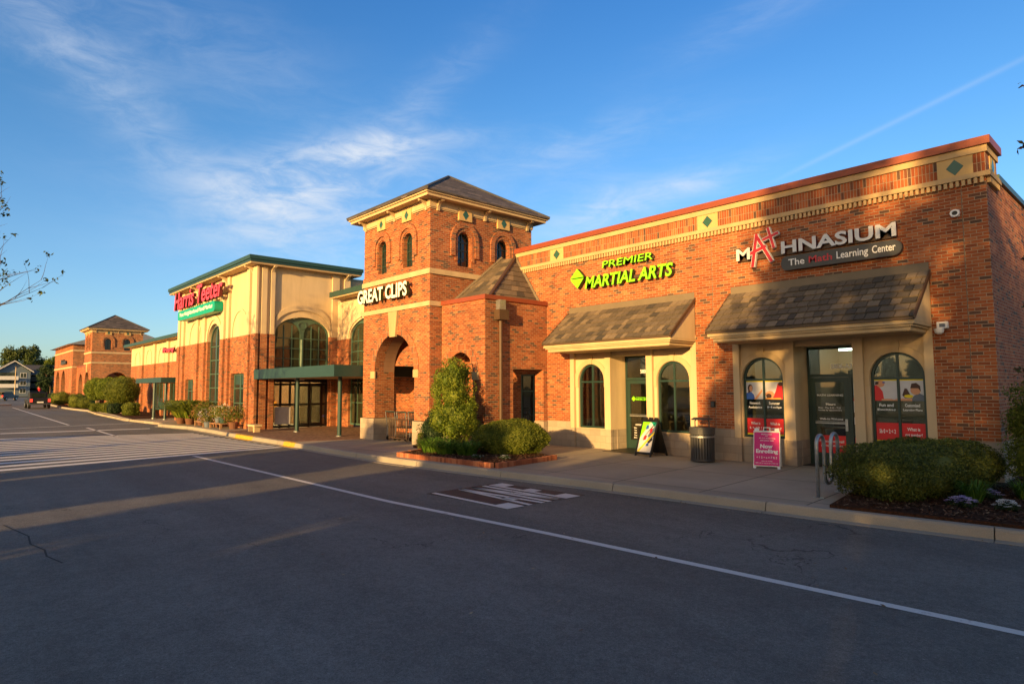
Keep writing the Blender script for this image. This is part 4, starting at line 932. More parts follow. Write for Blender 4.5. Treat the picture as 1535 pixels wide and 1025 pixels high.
MB().box(HX0+.31, HX1-.41, HY+3.4, HY+3.5, 0.02, 7.4).build('interior_wall', 'wood', gs)
for k in range(4): MB().box(HX1-4.6, HX1-3.4, 12.1+k*.85, 12.25+k*.85, 5.2, 5.28).build('ceiling_light', 'lamp_warm', gs)  # lamps added out of sight to warm the hall behind its glass
MB().box(-37, -36.9, HY+.41, HY+3.39, 0, 7.4).build('interior_wall', 'wood', gs)
MB().box(-36.9, HX1-.41, HY+.41, HY+3.39, .006, .014).build('interior_floor', 'stone', gs)
for k, (sx, sy) in enumerate(((-33.5, 11.6), (-33.2, 12.7), (-34.5, 13.5), (-32.2, 12.2))):
    m = MB().box(sx-.35, sx+.35, sy-.4, sy+.4, .015, .9)
    for q_ in range(8): m.box(sx-.3+.15*(q_ % 4), sx-.2+.15*(q_ % 4), sy-.35+.4*(q_//4), sy-.05+.4*(q_//4), .901, 1.15+.05*(q_ % 3), 1+q_ % 3)
    m.build('goods_stand', ['wood', 'yellow_print', 'orange_print', 'red_print'], gs)
for k in range(3): MB().box(HX1-5.6+k*1.6, HX1-4.6+k*1.6, 12.0, 13.2, 3.0, 3.06).build('ceiling_light', 'lamp_store_fill', gs)  # unseen fill lamps, added so the door glass looks warm
# roof slab with stepped green fascia
OV = .5
ro = MB(); ro.box(HX0-OV, HX1+OV, HY-OV-.1, HB+OV, 7.92, 8.10)
ro.build('roof', 'green', gs)
MB().box(HX0-OV+.05, HX1+OV-.05, HY-OV-.05, HB+OV-.05, 7.80, 7.918).build('fascia', 'green_light', gs)
MB().box(HX0-OV+.08, HX1+OV-.08, HY-OV-.02, HB+OV-.08, 7.725, 7.798).build('soffit', 'soffit', gs)
def pil(F, a, b, d, z0=0, z1=ZW-.02):
    m = MB().fbox(F, a, b, z0, ZB-.02, .001, d).build('pilaster', 'brick', gs); MB().fbox(F, a+.03, b-.03, ZB-.018, z1, .001, d-.02).build('upper_shaft', 'cream', m)
for a, b in ((HX0, HX0+.5), (HX0+.75, HX0+1.3), (-39.0, -38.5), (-37.75, -37.25), (-34.6, -34.1), (-33.75, -33.35), (-30.95, -30.5), (HX1-.55, HX1+.12)): pil(FH, a, b, .12)
for a, b in ((HY+.12, HY+.42), (HY+.55, HY+.80), (14.7, 15.15), (15.35, HB)): pil(RH, a, b, .12)
for x in (HX0+.2, -38.75, -34.0, -30.2): bracket(gs, FH, x, 7.72, 'cream', .5, .5, .14)
for y in (HY+.65, 15.5): bracket(gs, RH, y, 7.72, 'cream', .48, .5, .14)
tm = MB().prism(FH, band(cxm, ZB, ZB+.05, rm+.01, rm+.25, 18), [], .0, .04)
for a, b in ((-40.6, -38.0), (-33.3, -30.7)): 
    c = (a+b)/2; tm.prism(FH, band(c, ZB+.02, ZB+.25, 1.0, 1.12, 16), [], -.009, .03)
o_ = arch(scx, ZB+.3, ZB+.31, srr+.02, 18, .92); tm.prism(RH, [(p, q+.28) for p, q in o_]+o_[::-1], [], -.009, .05)
tm.build('arch_trim', 'cream', gs)
def store_window(F, a, b, z0, z1, ar, d, cols, rws, glass='glass_dark', fm='frame_pale'):
    o = fhole(a, b, z0, z1, ar); fr = MB(); cx = (a+b)/2
    ii = arch(cx, z0+.07, z1-.55, (b-a)/2-.07, 16, .88) if ar else [(a+.07, z0+.07), (b-.07, z0+.07), (b-.07, z1-.07), (a+.07, z1-.07)]
    fr.prism(F, o, [ii], d-.04, d+.04)
    for i in range(1, cols):
        u = a+(b-a)*i/cols; w = .09 if cols == 2 else .05; fr.fbox(F, u-w/2, u+w/2, z0+.07, z1-.08 if not ar else z1+.2, d-.03, d+.05)
    for i in range(1, rws):
        z = z0+(z1-z0)*i/rws; fr.fbox(F, a+.07, b-.07, z-.025, z+.025, d-.03, d+.036)
    f = fr.build('window', fm, gs); MB().prism(F, o, [], d-.008, d).build('pane', glass, f)
    return f
for (a, b, z0, z1, ar) in fwins:
    f = store_window(FH, a, b, z0, z1, ar, -.2, 2 if not ar else 2, 3 if not ar else 6)
    if not ar: MB().fbox(FH, a+.08, b-.08, z1-.55, z1-.08, -.195, -.185).build('panel', 'green_light', f)
# entry side: tall twin lancets under a segmental arch, glazed doors below the canopy
fr = MB(); d = -.2
lan = []
for s in (-1, 1):
    c = scx+s*srr/2; lan.append(arch(c, 2.95, ZB+.02, srr/2-.09, 14, .62))
outer = arch(scx, 2.85, ZB+.05, srr, 18, .84)
fr.prism(RH, outer, lan, d-.05, d+.05)
for s in (-1, 1):
    c = scx+s*srr/2; r_ = srr/2-.09
    for u in (-r_/3, r_/3): fr.fbox(RH, c+u-.022, c+u+.022, 2.95, ZB+.5, d-.03, d+.03)
    for z in (3.35, 3.85, 4.35): fr.fbox(RH, c-r_, c+r_, z-.022, z+.022, d-.03, d+.034)
fr.tube([(HX1-.12, scx, 2.86), (HX1-.12, scx, ZB-.2)], .085, 10)
f = fr.build('window', 'frame_pale', gs); MB().prism(RH, outer, [], d-.012, d-.004).build('pane', 'glass_tan', f)
MB().prism(RH, [(scx+.24*math.cos(t*math.pi/10), ZB+.5+.2*math.sin(t*math.pi/10)) for t in range(20)], [[(scx+.18*math.cos(t*math.pi/10), ZB+.5+.14*math.sin(t*math.pi/10)) for t in range(20)]], d+.05, d+.08).build('roundel', 'frame_pale', f)
fr = MB(); ys = [SY0, 12.6, 13.05, 13.72, SY1]
fr.fbox(RH, SY0, SY1, 2.2, 2.84, d-.04, d+.04)
for y in (SY0+.04, 12.25, 12.72, 13.0, 13.7, 14.35, SY1-.04): fr.fbox(RH, y-.045, y+.045, 0, 2.199, d-.04, d+.04)
for z in (.08, 1.12, 2.1): fr.fbox(RH, SY0, SY1, z-.05, z+.05, d-.03, d+.034)
e = fr.build('entrance_frame', 'black', gs); MB().fbox(RH, SY0, SY1, 0.02, 2.2, d-.012, d-.004).build('pane', 'glass', e)
MB().fbox(RH, SY0+.12, SY0+.9, .18, 1.02, d+.04, d+.05).build('poster', 'grey_print', e)
MB().fbox(RH, 12.9, 13.4, 2.3, 2.42, d+.04, d+.1).build('door_sensor', 'siding_white', e)
for y0_, y1_ in ((13.05, 13.66), (13.75, 14.3)):
    dr = MB().prism(RH, [(y0_, .06), (y1_, .06), (y1_, 2.05), (y0_, 2.05)], [[(y0_+.05, .2), (y1_-.05, .2), (y1_-.05, 1.08), (y0_+.05, 1.08)], [(y0_+.05, 1.15), (y1_-.05, 1.15), (y1_-.05, 2.0), (y0_+.05, 2.0)]], d+.04, d+.09).build('door', 'black', gs)
    MB().fbox(RH, y0_+.05, y1_-.05, .2, 2.0, d+.055, d+.065).build('pane', 'glass', dr)
# sign
s = thing('wall_sign', (-37, 11, 6.6), 'big rose red slanted letters over a small teal plaque on the cream hall', 'sign')
letters(s, FH, 'Harris Teeter', -41.7, -33.0, 6.60, 7.62, .42, .58, 'letter_pink', 'letter_rose_side', .018, .16)
MB().fbox(FH, -41.4, -33.3, 6.85, 6.97, .13, .395).fbox(FH, -41, -40.8, 6.85, 6.97, 0, .13).fbox(FH, -34, -33.8, 6.85, 6.97, 0, .13).build('raceway', 'brown_metal', s)
a, b, z0, z1, r_ = -40.9, -34.2, 5.92, 6.48, .2
pts = []
for cx_, cz_, t0 in ((b-r_, z0+r_, -90), (b-r_, z1-r_, 0), (a+r_, z1-r_, 90), (a+r_, z0+r_, 180)): pts += [(cx_+r_*math.cos(R(t0+k*15)), cz_+r_*math.sin(R(t0+k*15))) for k in range(7)]
pq = MB().prism(FH, pts, [], .13, .55).build('plaque', 'teal', s)
MB().text(FH, 'Your Neighborhood Food Market', a+.35, b-.35, 6.07, 6.35, .551, .556, 0, None, .03, .15).build('plaque_lettering', 'white', pq, normals=False)
MB().fbox(FH, -38.9, -38.6, 6.1, 6.2, 0, .13).fbox(FH, -36.5, -36.2, 6.1, 6.2, 0, .13).build('standoff', 'brown_metal', s)
def canopy(name, x0, x1, y0, y1, z0, z1, posts, label):
    c = thing(name, ((x0+x1)/2, y0, 0), label, 'canopy')
    MB().box(x0, x1, y0, y1, z1-.04, z1).build('roof', 'green', c)
    m = MB(); m.box(x0, x1, y0, y0+.05, z0, z1-.041); m.box(x0, x1, y1-.05, y1, z0, z1-.041); m.box(x0, x0+.05, y0+.051, y1-.051, z0, z1-.041); m.box(x1-.05, x1, y0+.051, y1-.051, z0, z1-.041); m.build('fascia', 'green_light', c)
    MB().box(x0+.051, x1-.051, y0+.051, y1-.051, z0+.02, z0+.06).build('soffit', 'soffit', c)
    for px, py in posts:
        p = MB().lathe((px, py, 0), [(.085, 0), (.085, z0+.02)], 14).build('post', 'green_light', c); MB().lathe((px, py, 0), [(.14, 0.005), (.14, .03), (.09, .05)], 14).build('foot', 'galv', p)
    return c
canopy('metal_canopy', HX1+.13, -21.6, 10.85, 17.0, 2.34, 2.78, [(-26.8, 11.75), (-23.05, 11.85)], 'dark green flat canopy on round posts at the grocery entrance')
# recessed wing between grocery hall and tower
wg = thing('brick_wing', (-25, 15, 0), 'recessed cream and brick wing under the sloping green eave by the tower', 'building')
FW = front(15.0); wa, wb = -28.3, -24.4
ho = arch((wa+wb)/2, .12, 4.35, (wb-wa)/2, 18, .95)
MB().prism(FW, [(HX1+.13, 0), (wa, 0), (wa, 4.35), (HX1+.13, 4.35)], [], -.3, 0).prism(FW, [(wb, 0), (TX0+.3, 0), (TX0+.3, 4.35), (wb, 4.35)], [], -.3, 0).build('wall', 'brick', wg)
MB().prism(FW, [(HX1+.13, 4.35)]+arch((wa+wb)/2, 4.35, 4.36, (wb-wa)/2, 18, .95)+[(TX0+.3, 4.35), (TX0+.3, 6.35), (HX1+.13, 6.35)], [], -.3, -.01).build('upper_wall', 'cream', wg)
fr = MB(); c = (wa+wb)/2; q = (wb-wa)/4; d = -.15
fr.prism(FW, arch(c, .12, 4.35, (wb-wa)/2, 18, .94), [arch(c-q, .2, 4.2, q-.08, 14, .85), arch(c+q, .2, 4.2, q-.08, 14, .85)], d-.04, d+.04)
for cc in (c-q, c+q):
    for u in (-.3, .3): fr.fbox(FW, cc+u-.02, cc+u+.02, .2, 4.8, d-.03, d+.03)
    for z in (1.2, 2.2, 3.2, 3.7, 4.2): fr.fbox(FW, cc-q+.08, cc+q-.08, z-.02, z+.02, d-.03, d+.033)
f = fr.build('window', 'frame_pale', wg); MB().prism(FW, arch(c, .12, 4.35, (wb-wa)/2, 18, .94), [], d-.012, d-.004).build('pane', 'glass_tan', f)
o_ = arch(c, 4.4, 4.41, (wb-wa)/2+.03, 18, 1.0); MB().prism(FW, [(p, z+.22) for p, z in o_]+o_[::-1], [], -.009, .04).build('arch_trim', 'cream', wg)
MB().box(HX1+.62, TX0+.1, 14.35, 17, 6.36, 6.5).build('soffit', 'soffit', wg)
S = FR((HX1+.6, 0, 0), (0, 1, 0), (0, 0, 1), (1, 0, 0)); MB().prism(S, [(14.3, 6.42), (14.3, 6.68), (17, 7.3), (17, 6.9)], [], 0, 8.5).build('roof', 'green', wg)
MB().box(TX0-.3, TX0+.0, 17.2, 17.5, 0, 4.2).box(TX0+.001, TX1-.4, 17.2, 17.5, 0, 4.2).build('rear_wall', 'brick_rough', wg)

# ------------------------------------------------------------------ long low wing beyond the grocery hall
lw = thing('low_wing', (-54, 13, 0), 'long low cream and brick wing with green eave beyond the grocery hall', 'building')
FL = front(13.0); lx0, lx1 = -65.5, HX0-.001
MB().prism(FL, [(lx0, 0), (lx1, 0), (lx1, 3.95), (lx0, 3.95)], [], -.3, 0).build('wall', 'brick', lw)
MB().prism(FL, [(lx0, 3.951), (lx1, 3.951), (lx1, 5.6), (lx0, 5.6)], [], -.3, -.01).build('upper_wall', 'cream', lw)
x = -45.0
while x > -63:
    m = MB().fbox(FL, x-.3, x+.3, 0, 3.93, .001, .15).fbox(FL, x-.75, x-.5, 0, 3.93, .001, .1).build('pilaster', 'brick', lw); MB().fbox(FL, x-.28, x+.28, 3.931, 5.58, .001, .13).build('upper_shaft', 'cream', m)
    MB().prism(FL, band(x-2.05, 4.0, 4.3, .85, .97, 12), [], -.009, .03).build('arch_trim', 'cream', lw)
    x -= 4.0
MB().box(lx0, lx1, 12.4, 13.3, 5.61, 5.68).build('soffit', 'soffit', lw)
MB().prism(FR((lx0, 0, 0), (0, 1, 0), (0, 0, 1), (1, 0, 0)), [(12.35, 5.62), (12.35, 5.86), (17, 6.9), (17, 6.4)], [], 0, lx1-lx0).build('roof', 'green', lw)
for x in (-47.2, -51.2, -55.2): 
    f = MB().prism(FL, [(x-1, .3), (x+1, .3), (x+1, 2.5), (x-1, 2.5)], [[(x-.94, .36), (x-.03, .36), (x-.03, 2.44), (x-.94, 2.44)], [(x+.03, .36), (x+.94, .36), (x+.94, 2.44), (x+.03, 2.44)]], .001, .06).build('window', 'frame_pale', lw); MB().fbox(FL, x-.94, x+.94, .36, 2.44, .012, .02).build('pane', 'glass_tan', f)
s = thing('wall_sign', (-52, 13, 4.7), 'small red lettering on the low cream wing far along', 'sign')
letters(s, FL, 'Pharmacy', -53.6, -50.4, 4.55, 5.05, .2, .32, 'letter_pink', 'letter_rose_side', .06, .12)
MB().fbox(FL, -53.4, -50.6, 4.7, 4.8, .0, .195).build('raceway', 'brown_metal', s)
canopy('metal_canopy', -49.8, HX0-.55, 10.2, 12.99, 2.30, 2.62, [(-45.5, 10.4), (-43.6, 10.6)], 'farther green canopy with two posts beyond the grocery hall')

# far brick block behind the second tower
fb = thing('far_storefront', (-98, 12, 0), 'far orange brick block with grey metal roof and dark arches', 'store building')
bx0, bx1 = -107, -91.5; FB = front(12.0)
MB().prism(FB, [(bx0, 0), (-105.6, 0)]+arch(-103.6, 0, 2.6, 1.7, 14)[0:]+[(-100.6, 0)]+arch(-98.6, 0, 2.6, 1.7, 14)+[(bx1, 0), (bx1, 7.3), (bx0, 7.3)], [], -.4, 0).build('wall', 'brick', fb)
MB().box(bx1-.4, bx1, 12.401, 24, 0, 7.3).box(bx0, bx0+.4, 12.401, 24, 0, 7.3).build('side_wall', 'brick', fb)
MB().box(bx0+.41, bx1-.41, 14.5, 14.6, 0, 7.2).build('inner_wall', 'brick_rough', fb)
for z in (4.5, 6.5): MB().box(bx0-.05, bx1+.05, 11.95, 11.999, z, z+.18).box(bx1+.001, bx1+.05, 12, 24, z, z+.18).build('stone_band', 'trim', fb)
MB().raw([(bx0-.6, 11.4, 7.32), (bx1+.4, 11.4, 7.32), (bx1+.4, 24, 7.32), (bx0-.6, 24, 7.32), (bx0-.6, 17.7, 9.6), (bx1+.4, 17.7, 9.6)], [(0, 1, 2, 3), (0, 1, 5, 4), (2, 3, 4, 5), (1, 2, 5), (0, 3, 4)]).build('roof', 'metal_roof', fb)
s = thing('wall_sign', (-98, 12, 5), 'dark lettering on the far orange brick block', 'sign')
letters(s, FB, 'Salon', -99.8, -95.6, 5.05, 5.7, .05, .2, 'pill', 'black', .04)
ar = thing('brick_arcade', (-87, 12.4, 0), 'low brick arcade between the distant tower and the far block', 'building')
MB().prism(front(12.45), [(bx1+.01, 0), (-90.2, 0)]+arch(-88.6, 0, 2.4, 1.3, 14)+[(-86.6, 0)]+arch(-85.2, 0, 2.4, 1.0, 14)+[(TX0-61.94-.07, 0), (TX0-61.94-.07, 4.5), (bx1+.01, 4.5)], [], -.4, 0).build('wall', 'brick', ar)
MB().box(bx1+.06, TX0-61.94-.1, 12.4, 12.9, 4.501, 4.65).build('coping', 'coping', ar)
MB().box(bx1+.06, TX0-61.94-.1, 15.2, 15.3, 0, 4.4).build('inner_wall', 'brick_rough', ar)

# ------------------------------------------------------------------ planting beds by the kerb
struct(MB().prism(flat(0), [(-15.05, 9.62), (-11.36, 9.86), (-11.62, 12.1), (-12.3, 12.43), (-17.0, 11.9), (-17.0, 11.3), (-15.6, 11.2)], [], .002, .085), 'planting_bed', 'mulch')
eg = thing('brick_edging', (-13, 9.8, 0), 'low red brick edging around the bed of clipped shrubs', 'edging')
def edge(a, b, name='course', w=.11, z1=.12):
    a = Vector((*a, 0)); b = Vector((*b, 0)); t = (b-a).normalized(); n = Vector((-t.y, t.x, 0)); g_ = random.Random(int(a.x*10)); L = (b-a).length; x = 0; mb = MB()
    while x < L-.03:
        w_ = min(.075, L-x); p = a+t*(x+.003); q = a+t*(x+w_-.003); h = z1+g_.uniform(-.006, .006)
        mb.raw([p-n*w/2, q-n*w/2, q+n*w/2, p+n*w/2]+[v+Vector((0, 0, h)) for v in (p-n*w/2, q-n*w/2, q+n*w/2, p+n*w/2)], [(0, 1, 2, 3), (4, 5, 6, 7), (0, 1, 5, 4), (1, 2, 6, 5), (2, 3, 7, 6), (3, 0, 4, 7)]); x += .078
    mb.build(name, 'brick_edge', eg, normals=False)
q = NT('edging_bricks'); M['brick_edge'] = q.fin(q.ramp(q.n('ShaderNodeNewGeometry').outputs['Random Per Island'], [(0, (.20, .07, .04)), (.5, (.34, .11, .055)), (1, (.42, .17, .09))]), .9, spec=.2)
edge((-15.12, 9.56), (-11.36, 9.80)); edge((-11.29, 9.86), (-11.56, 12.15)); edge((-15.12, 9.64), (-15.66, 11.2))
struct(MB().prism(flat(0), [(-4.0, 10.42), (-1.6, 10.70), (2.5, 11.2), (7, 11.8), (7, 20), (-2.55, 20), (-2.55, 15.13), (-3.9, 15.1), (-4.25, 12.3)], [], .002, .05), 'planting_bed', 'mulch')

def in_poly(x, y, P):
    c = False
    for (x0, y0), (x1, y1) in zip(P, P[1:]+P[:1]):
        if (y0 > y) != (y1 > y) and x < (x1-x0)*(y-y0)/(y1-y0)+x0: c = not c
    return c
def chips(P, z, n, seed):
    g = np.random.default_rng(seed); xs, ys = [p[0] for p in P], [p[1] for p in P]; q = []
    while len(q) < n*4:
        x, y = g.uniform(min(xs), max(xs)), g.uniform(min(ys), max(ys))
        if not in_poly(x, y, P): continue
        a = g.uniform(0, 6.28); l, w = g.uniform(.012, .038), g.uniform(.005, .012); t = np.array([math.cos(a), math.sin(a), g.uniform(-.5, .5)])*l; b = np.array([-math.sin(a), math.cos(a), g.uniform(-.4, .4)])*w; c = np.array([x, y, z+g.uniform(.004, .03)])
        q += [c-t-b, c+t-b, c+t+b, c-t+b]
    return tag(quads_obj('bark_chips', np.array(q), 'chips', loc=(P[0][0], P[0][1], z)), 'loose brown bark chips spread over the planting bed', 'mulch', kind='stuff')
q = NT('bark_chip_mix'); M['chips'] = q.fin(q.ramp(q.n('ShaderNodeNewGeometry').outputs['Random Per Island'], [(0, (.025, .012, .008)), (.5, (.075, .036, .022)), (.9, (.15, .08, .05)), (1, (.26, .18, .12))]), .95, spec=.1)
chips([(-3.95, 10.5), (-1.6, 10.78), (-.6, 10.95), (-1.4, 14.6), (-3.6, 14.6), (-4.2, 12.3)], .05, 7000, 1)
chips([(-15.0, 9.7), (-11.45, 9.95), (-11.7, 12.0), (-13, 12.3), (-15.6, 11.2)], .085, 4500, 2)
litter()
# ------------------------------------------------------------------ shrubs
def box_leaves(cx, cy, a, b, h, yaw, n, size, seed, p=4.0, lump=.05, depth=.10, tilt=.8, asp=.5):
    g = np.random.default_rng(seed); d = g.normal(size=(n, 3)); d /= np.linalg.norm(d, axis=1)[:, None]
    r = (np.abs(d)**p).sum(1)**(-1/p); r = r*(1-np.abs(g.normal(size=n))*depth); ph = g.uniform(0, 6.28, 3)
    r = r*(1+np.where(g.random(n) < .03, g.uniform(.02, .07, n), 0)); r = r*(1+lump*.6*np.sin(d[:, 0]*17+ph[1])*np.sin(d[:, 1]*15+ph[2]))
    r = r*(1+lump*(np.sin(d[:, 0]*7+ph[0])+np.sin(d[:, 1]*8+ph[1])+np.sin(d[:, 2]*7+ph[2])))
    q = d*r[:, None]; ok = q[:, 2] > -.97; q, d = q[ok], d[ok]; n = len(q)
    L = q*np.array([a, b, h/2]); c, s = math.cos(yaw), math.sin(yaw)
    P = np.stack([cx+L[:, 0]*c-L[:, 1]*s, cy+L[:, 0]*s+L[:, 1]*c, L[:, 2]+h/2+.02], 1)
    N = np.stack([d[:, 0]*c-d[:, 1]*s, d[:, 0]*s+d[:, 1]*c, d[:, 2]], 1)
    nn = N+g.normal(size=(n, 3))*tilt; nn /= np.linalg.norm(nn, axis=1)[:, None]
    t = np.cross(nn, g.normal(size=(n, 3))); t /= np.linalg.norm(t, axis=1)[:, None]; bb = np.cross(nn, t); s_ = size*g.uniform(.6, 1.35, n)[:, None]
    return np.stack([P-t*s_, P+bb*s_*asp+nn*s_*.15, P+t*s_, P-bb*s_*asp+nn*s_*.15], 1).reshape(-1, 3)
def box_core(cx, cy, a, b, h, yaw, k=.84, p=4.0):
    vs, fs = ell_core([((0, 0, 0), (1, 1, 1))], 1, 16, 10); 
    vs, fs = [], fs
    for i in range(11):
        th = math.pi*i/10
        for j in range(16):
            an = 2*math.pi*j/16; d = (math.sin(th)*math.cos(an), math.sin(th)*math.sin(an), math.cos(th)); r = sum(abs(x)**p for x in d)**(-1/p)*k
            x, y, z = d[0]*r*a, d[1]*r*b, max(-.98, d[2]*r)*h/2; vs.append((cx+x*math.cos(yaw)-y*math.sin(yaw), cy+x*math.sin(yaw)+y*math.cos(yaw), z+h/2+.02))
    return vs, fs
def clipped(name, cx, cy, a, b, h, yaw, n, size, seed, mat, label, cat='shrub', p=3.2, group=None, **kw):
    o = quads_obj(name, box_leaves(cx, cy, a, b, h, yaw, n, size, seed, p, **kw), mat, loc=(cx, cy, 0), core=box_core(cx, cy, a, b, h, yaw, .86, p))
    return tag(o, label, cat, group)
clipped('hedge', -3.32, 12.75, .76, 1.7, .90, R(-15), 42000, .022, 1, 'leaf_hedge', 'wide dark green clipped hedge on mulch in front of the storefront corner', 'hedge', p=3.6)
clipped('clipped_shrub', -13.1, 12.0, 1.0, .88, .95, R(10), 36000, .021, 2, 'leaf_olive', 'rounded olive green clipped shrub on the brick edged bed beside the path', 'shrub', p=2.7)
def loose_shrub(name, ells, n, size, seed, mat, label, cat='shrub', stems=(), bark='bark', surf=.72, lump=.16, zmin=.05, group=None, asp=.45, corek=.62):
    c = ells[0][0]; t = thing(name, (c[0], c[1], 0), label, cat, group)
    quads_obj('foliage', leaf_arrays(ells, n, size, seed, surf, zmin, lump, asp), mat, t, core=ell_core(ells, corek))
    m = MB()
    for pth, ra in stems: m.tube(pth, ra, 6)
    if stems: m.build('stem', bark, t)
    return t
g_ = random.Random(4)
ells = [((-15.22, 11.6, 1.05), (.68, .68, .9)), ((-15.25, 11.6, 1.75), (.64, .62, .66)), ((-15.3, 11.6, 2.35), (.40, .40, .5)), ((-14.9, 11.6, .9), (.42, .5, .7))]
for i in range(20):
    a = g_.uniform(0, 6.28); z = g_.uniform(.5, 2.5); r_ = .64*math.sqrt(max(.05, 1-(z/2.9)**2)); ells.append(((-15.3+r_*math.cos(a), 11.6+r_*math.sin(a), z), (.24, .24, .3)))
loose_shrub('tall_shrub', ells, 24000, .031, 5, 'leaf_lime', 'tall sunlit yellow green shrub tapering up against the brick pavilion arch', stems=[([(-15.2+dx, 11.5+dy, 0), (-15.2+dx*2, 11.5+dy*2, .9), (-15.2+dx*3, 11.5+dy*3, 1.6)], [.035, .028, .012]) for dx, dy in ((-.05, 0), (.08, -.05), (.02, .07))], surf=.86, lump=.1)
ells = [((-15.9, 11.25, .5), (.42, .4, .5)), ((-15.6, 11.1, .45), (.42, .35, .45)), ((-15.95, 11.3, .8), (.3, .3, .36))]
loose_shrub('low_shrub', ells, 8000, .03, 6, 'leaf_dark', 'dark green loose shrub at the foot of the tower pier', stems=[([(-16.2, 11.2, 0), (-16.25, 11.2, .6)], [.03, .012])])
ells = [((-1.72, 14.35, .9), (.62, .7, .9)), ((-1.8, 14.2, 1.5), (.5, .55, .62)), ((-1.75, 14.3, 1.95), (.28, .3, .32)), ((-1.95, 13.9, .6), (.42, .45, .5)), ((-2.05, 14.3, 1.2), (.35, .35, .4))]
loose_shrub('conifer_shrub', ells, 22000, .026, 8, 'leaf_olive', 'upright yellow tipped conifer shrub against the side corner of the storefront', stems=[([(-1.75, 14.3, 0), (-1.75, 14.3, 1.2)], [.05, .02])], lump=.2)
for i, (x, y, r_, h, lab) in enumerate([(-14.75, 10.45, .48, .38, 'lily turf clump nearest the kerb tip of the brick edged bed'), (-14.1, 10.5, .5, .36, 'bushy lily turf clump in the middle of the brick edged bed'), (-13.5, 10.72, .45, .34, 'lily turf clump next to the rounded olive shrub')]):
    tag(blades(x, y, .08, r_, 420, h, 20+i, .011, .8).build('lily_turf', 'leaf_grass', loc=(x, y, .08), normals=False), lab, 'grass clump', 'lily turf in the edged bed')
t = thing('slender_plant', (-15.66, 10.62, .05), 'thin upright plant with twisted stem by the tower pier', 'plant')
MB().tube([(-15.66, 10.62, .05), (-15.68, 10.62, .3), (-15.62, 10.6, .5), (-15.5, 10.6, .56)], [.035, .04, .045, .03], 7).build('stem', 'leaf_hedge', t)
quads_obj('foliage', leaf_arrays([((-15.66, 10.62, .3), (.08, .08, .3)), ((-15.55, 10.6, .53), (.12, .08, .08))], 420, .02, 9, .7), 'leaf_hedge', t)
t = loose_shrub('twiggy_plant', [((-15.4, 10.55, .28), (.2, .16, .2))], 260, .022, 10, 'leaf_brown', 'sparse brownish twiggy plant beside the thin upright plant', 'plant', stems=[([(-15.4, 10.55, .04), (-15.4+dx, 10.55+dy, .42)], [.008, .004]) for dx, dy in ((-.14, 0), (-.05, .08), (.05, -.06), (.13, .03), (0, 0), (.09, .1))], corek=.01)
def flowers(x, y, z, r_, mat, n, seed, label, h=.16):
    t = thing('flower_clump', (x, y, z), label, 'flowers', 'flower clumps on the mulch')
    quads_obj('foliage', leaf_arrays([((x, y, z+.05), (r_, r_*.8, h*.55))], 500, .018, seed, .6, z), 'leaf_dark', t)
    g_ = np.random.default_rng(seed); q = []
    for i in range(n):
        a, rr = g_.uniform(0, 6.28), r_*math.sqrt(g_.uniform(0, 1)); px, py, pz = x+rr*math.cos(a), y+rr*.8*math.sin(a), z+h*(1-.5*(rr/r_)**2)+g_.uniform(-.02, .02)
        for k in range(4):
            b = a+k*1.5708; dx, dy = math.cos(b), math.sin(b); s = .021
            q += [(px, py, pz), (px+dx*s-dy*s*.5, py+dy*s+dx*s*.5, pz+.006), (px+dx*s*1.5, py+dy*s*1.5, pz+.002), (px+dx*s+dy*s*.5, py+dy*s-dx*s*.5, pz+.006)]
    quads_obj('blossom', np.array(q), mat, t)
flowers(-2.53, 11.65, .05, .21, 'petal_lilac', 70, 1, 'larger lilac flower clump on mulch before the clipped hedge'); flowers(-2.40, 12.75, .05, .20, 'petal_lilac', 50, 2, 'smaller lilac flower clump near the grass tuft'); flowers(-2.0, 11.78, .05, .17, 'petal_white', 55, 3, 'white flower clump on the mulch near the kerb')
flowers(-12.6, 10.35, .085, .2, 'petal_white', 14, 4, 'low white flower clump inside the brick edged bed', .09); flowers(-12.0, 10.75, .085, .16, 'petal_white', 22, 5, 'white flower clump below the rounded olive shrub', .1)
for x, y, h, sd, lab in ((-2.47, 12.2, .34, 1, 'green grass tuft between hedge and lilac flowers'), (-2.0, 13.2, .28, 2, 'green grass tuft at the foot of the conifer shrub')):
    tag(blades(x, y, .05, .16, 130, h, sd, .009, .8).build('grass_tuft', 'leaf_grass', loc=(x, y, .05), normals=False), lab, 'grass tuft', 'grass tufts on the mulch')
# clipped trees and balls along the far bed
for i, (x, y, r_, h, zc, mat, lab) in enumerate([(-64.3, 10.25, .95, 2.0, 1.95, 'leaf_lime', 'round clipped tree with pale trunk nearest the distant tower arch corner'), (-61.6, 10.6, .95, 2.0, 1.95, 'leaf_lime', 'lighter round clipped tree between its two neighbours before the distant tower'), (-57.3, 10.85, 1.28, 2.35, 1.8, 'leaf_olive', 'largest dome shaped clipped tree before the distant tower')]):
    t = thing('clipped_tree', (x, y, 0), lab, 'tree', 'clipped trees before the distant tower')
    MB().tube([(x, y, 0), (x+.05, y, .7), (x, y, 1.5)], [.09, .08, .05], 8).tube([(x+.1, y+.1, 0), (x+.25, y+.1, .8), (x+.4, y, 1.4)], [.06, .05, .03], 6).build('trunk', 'pale_bark', t)
    quads_obj('crown', leaf_arrays([((x, y, zc), (r_, r_, h/2)), ((x+.2*r_, y-.1, zc-.2), (r_*.9, r_*.9, h/2*.8))], 9000, .05, 30+i, .88, .35, .05), mat, t, core=ell_core([((x, y, zc), (r_, r_, h/2))], .85))
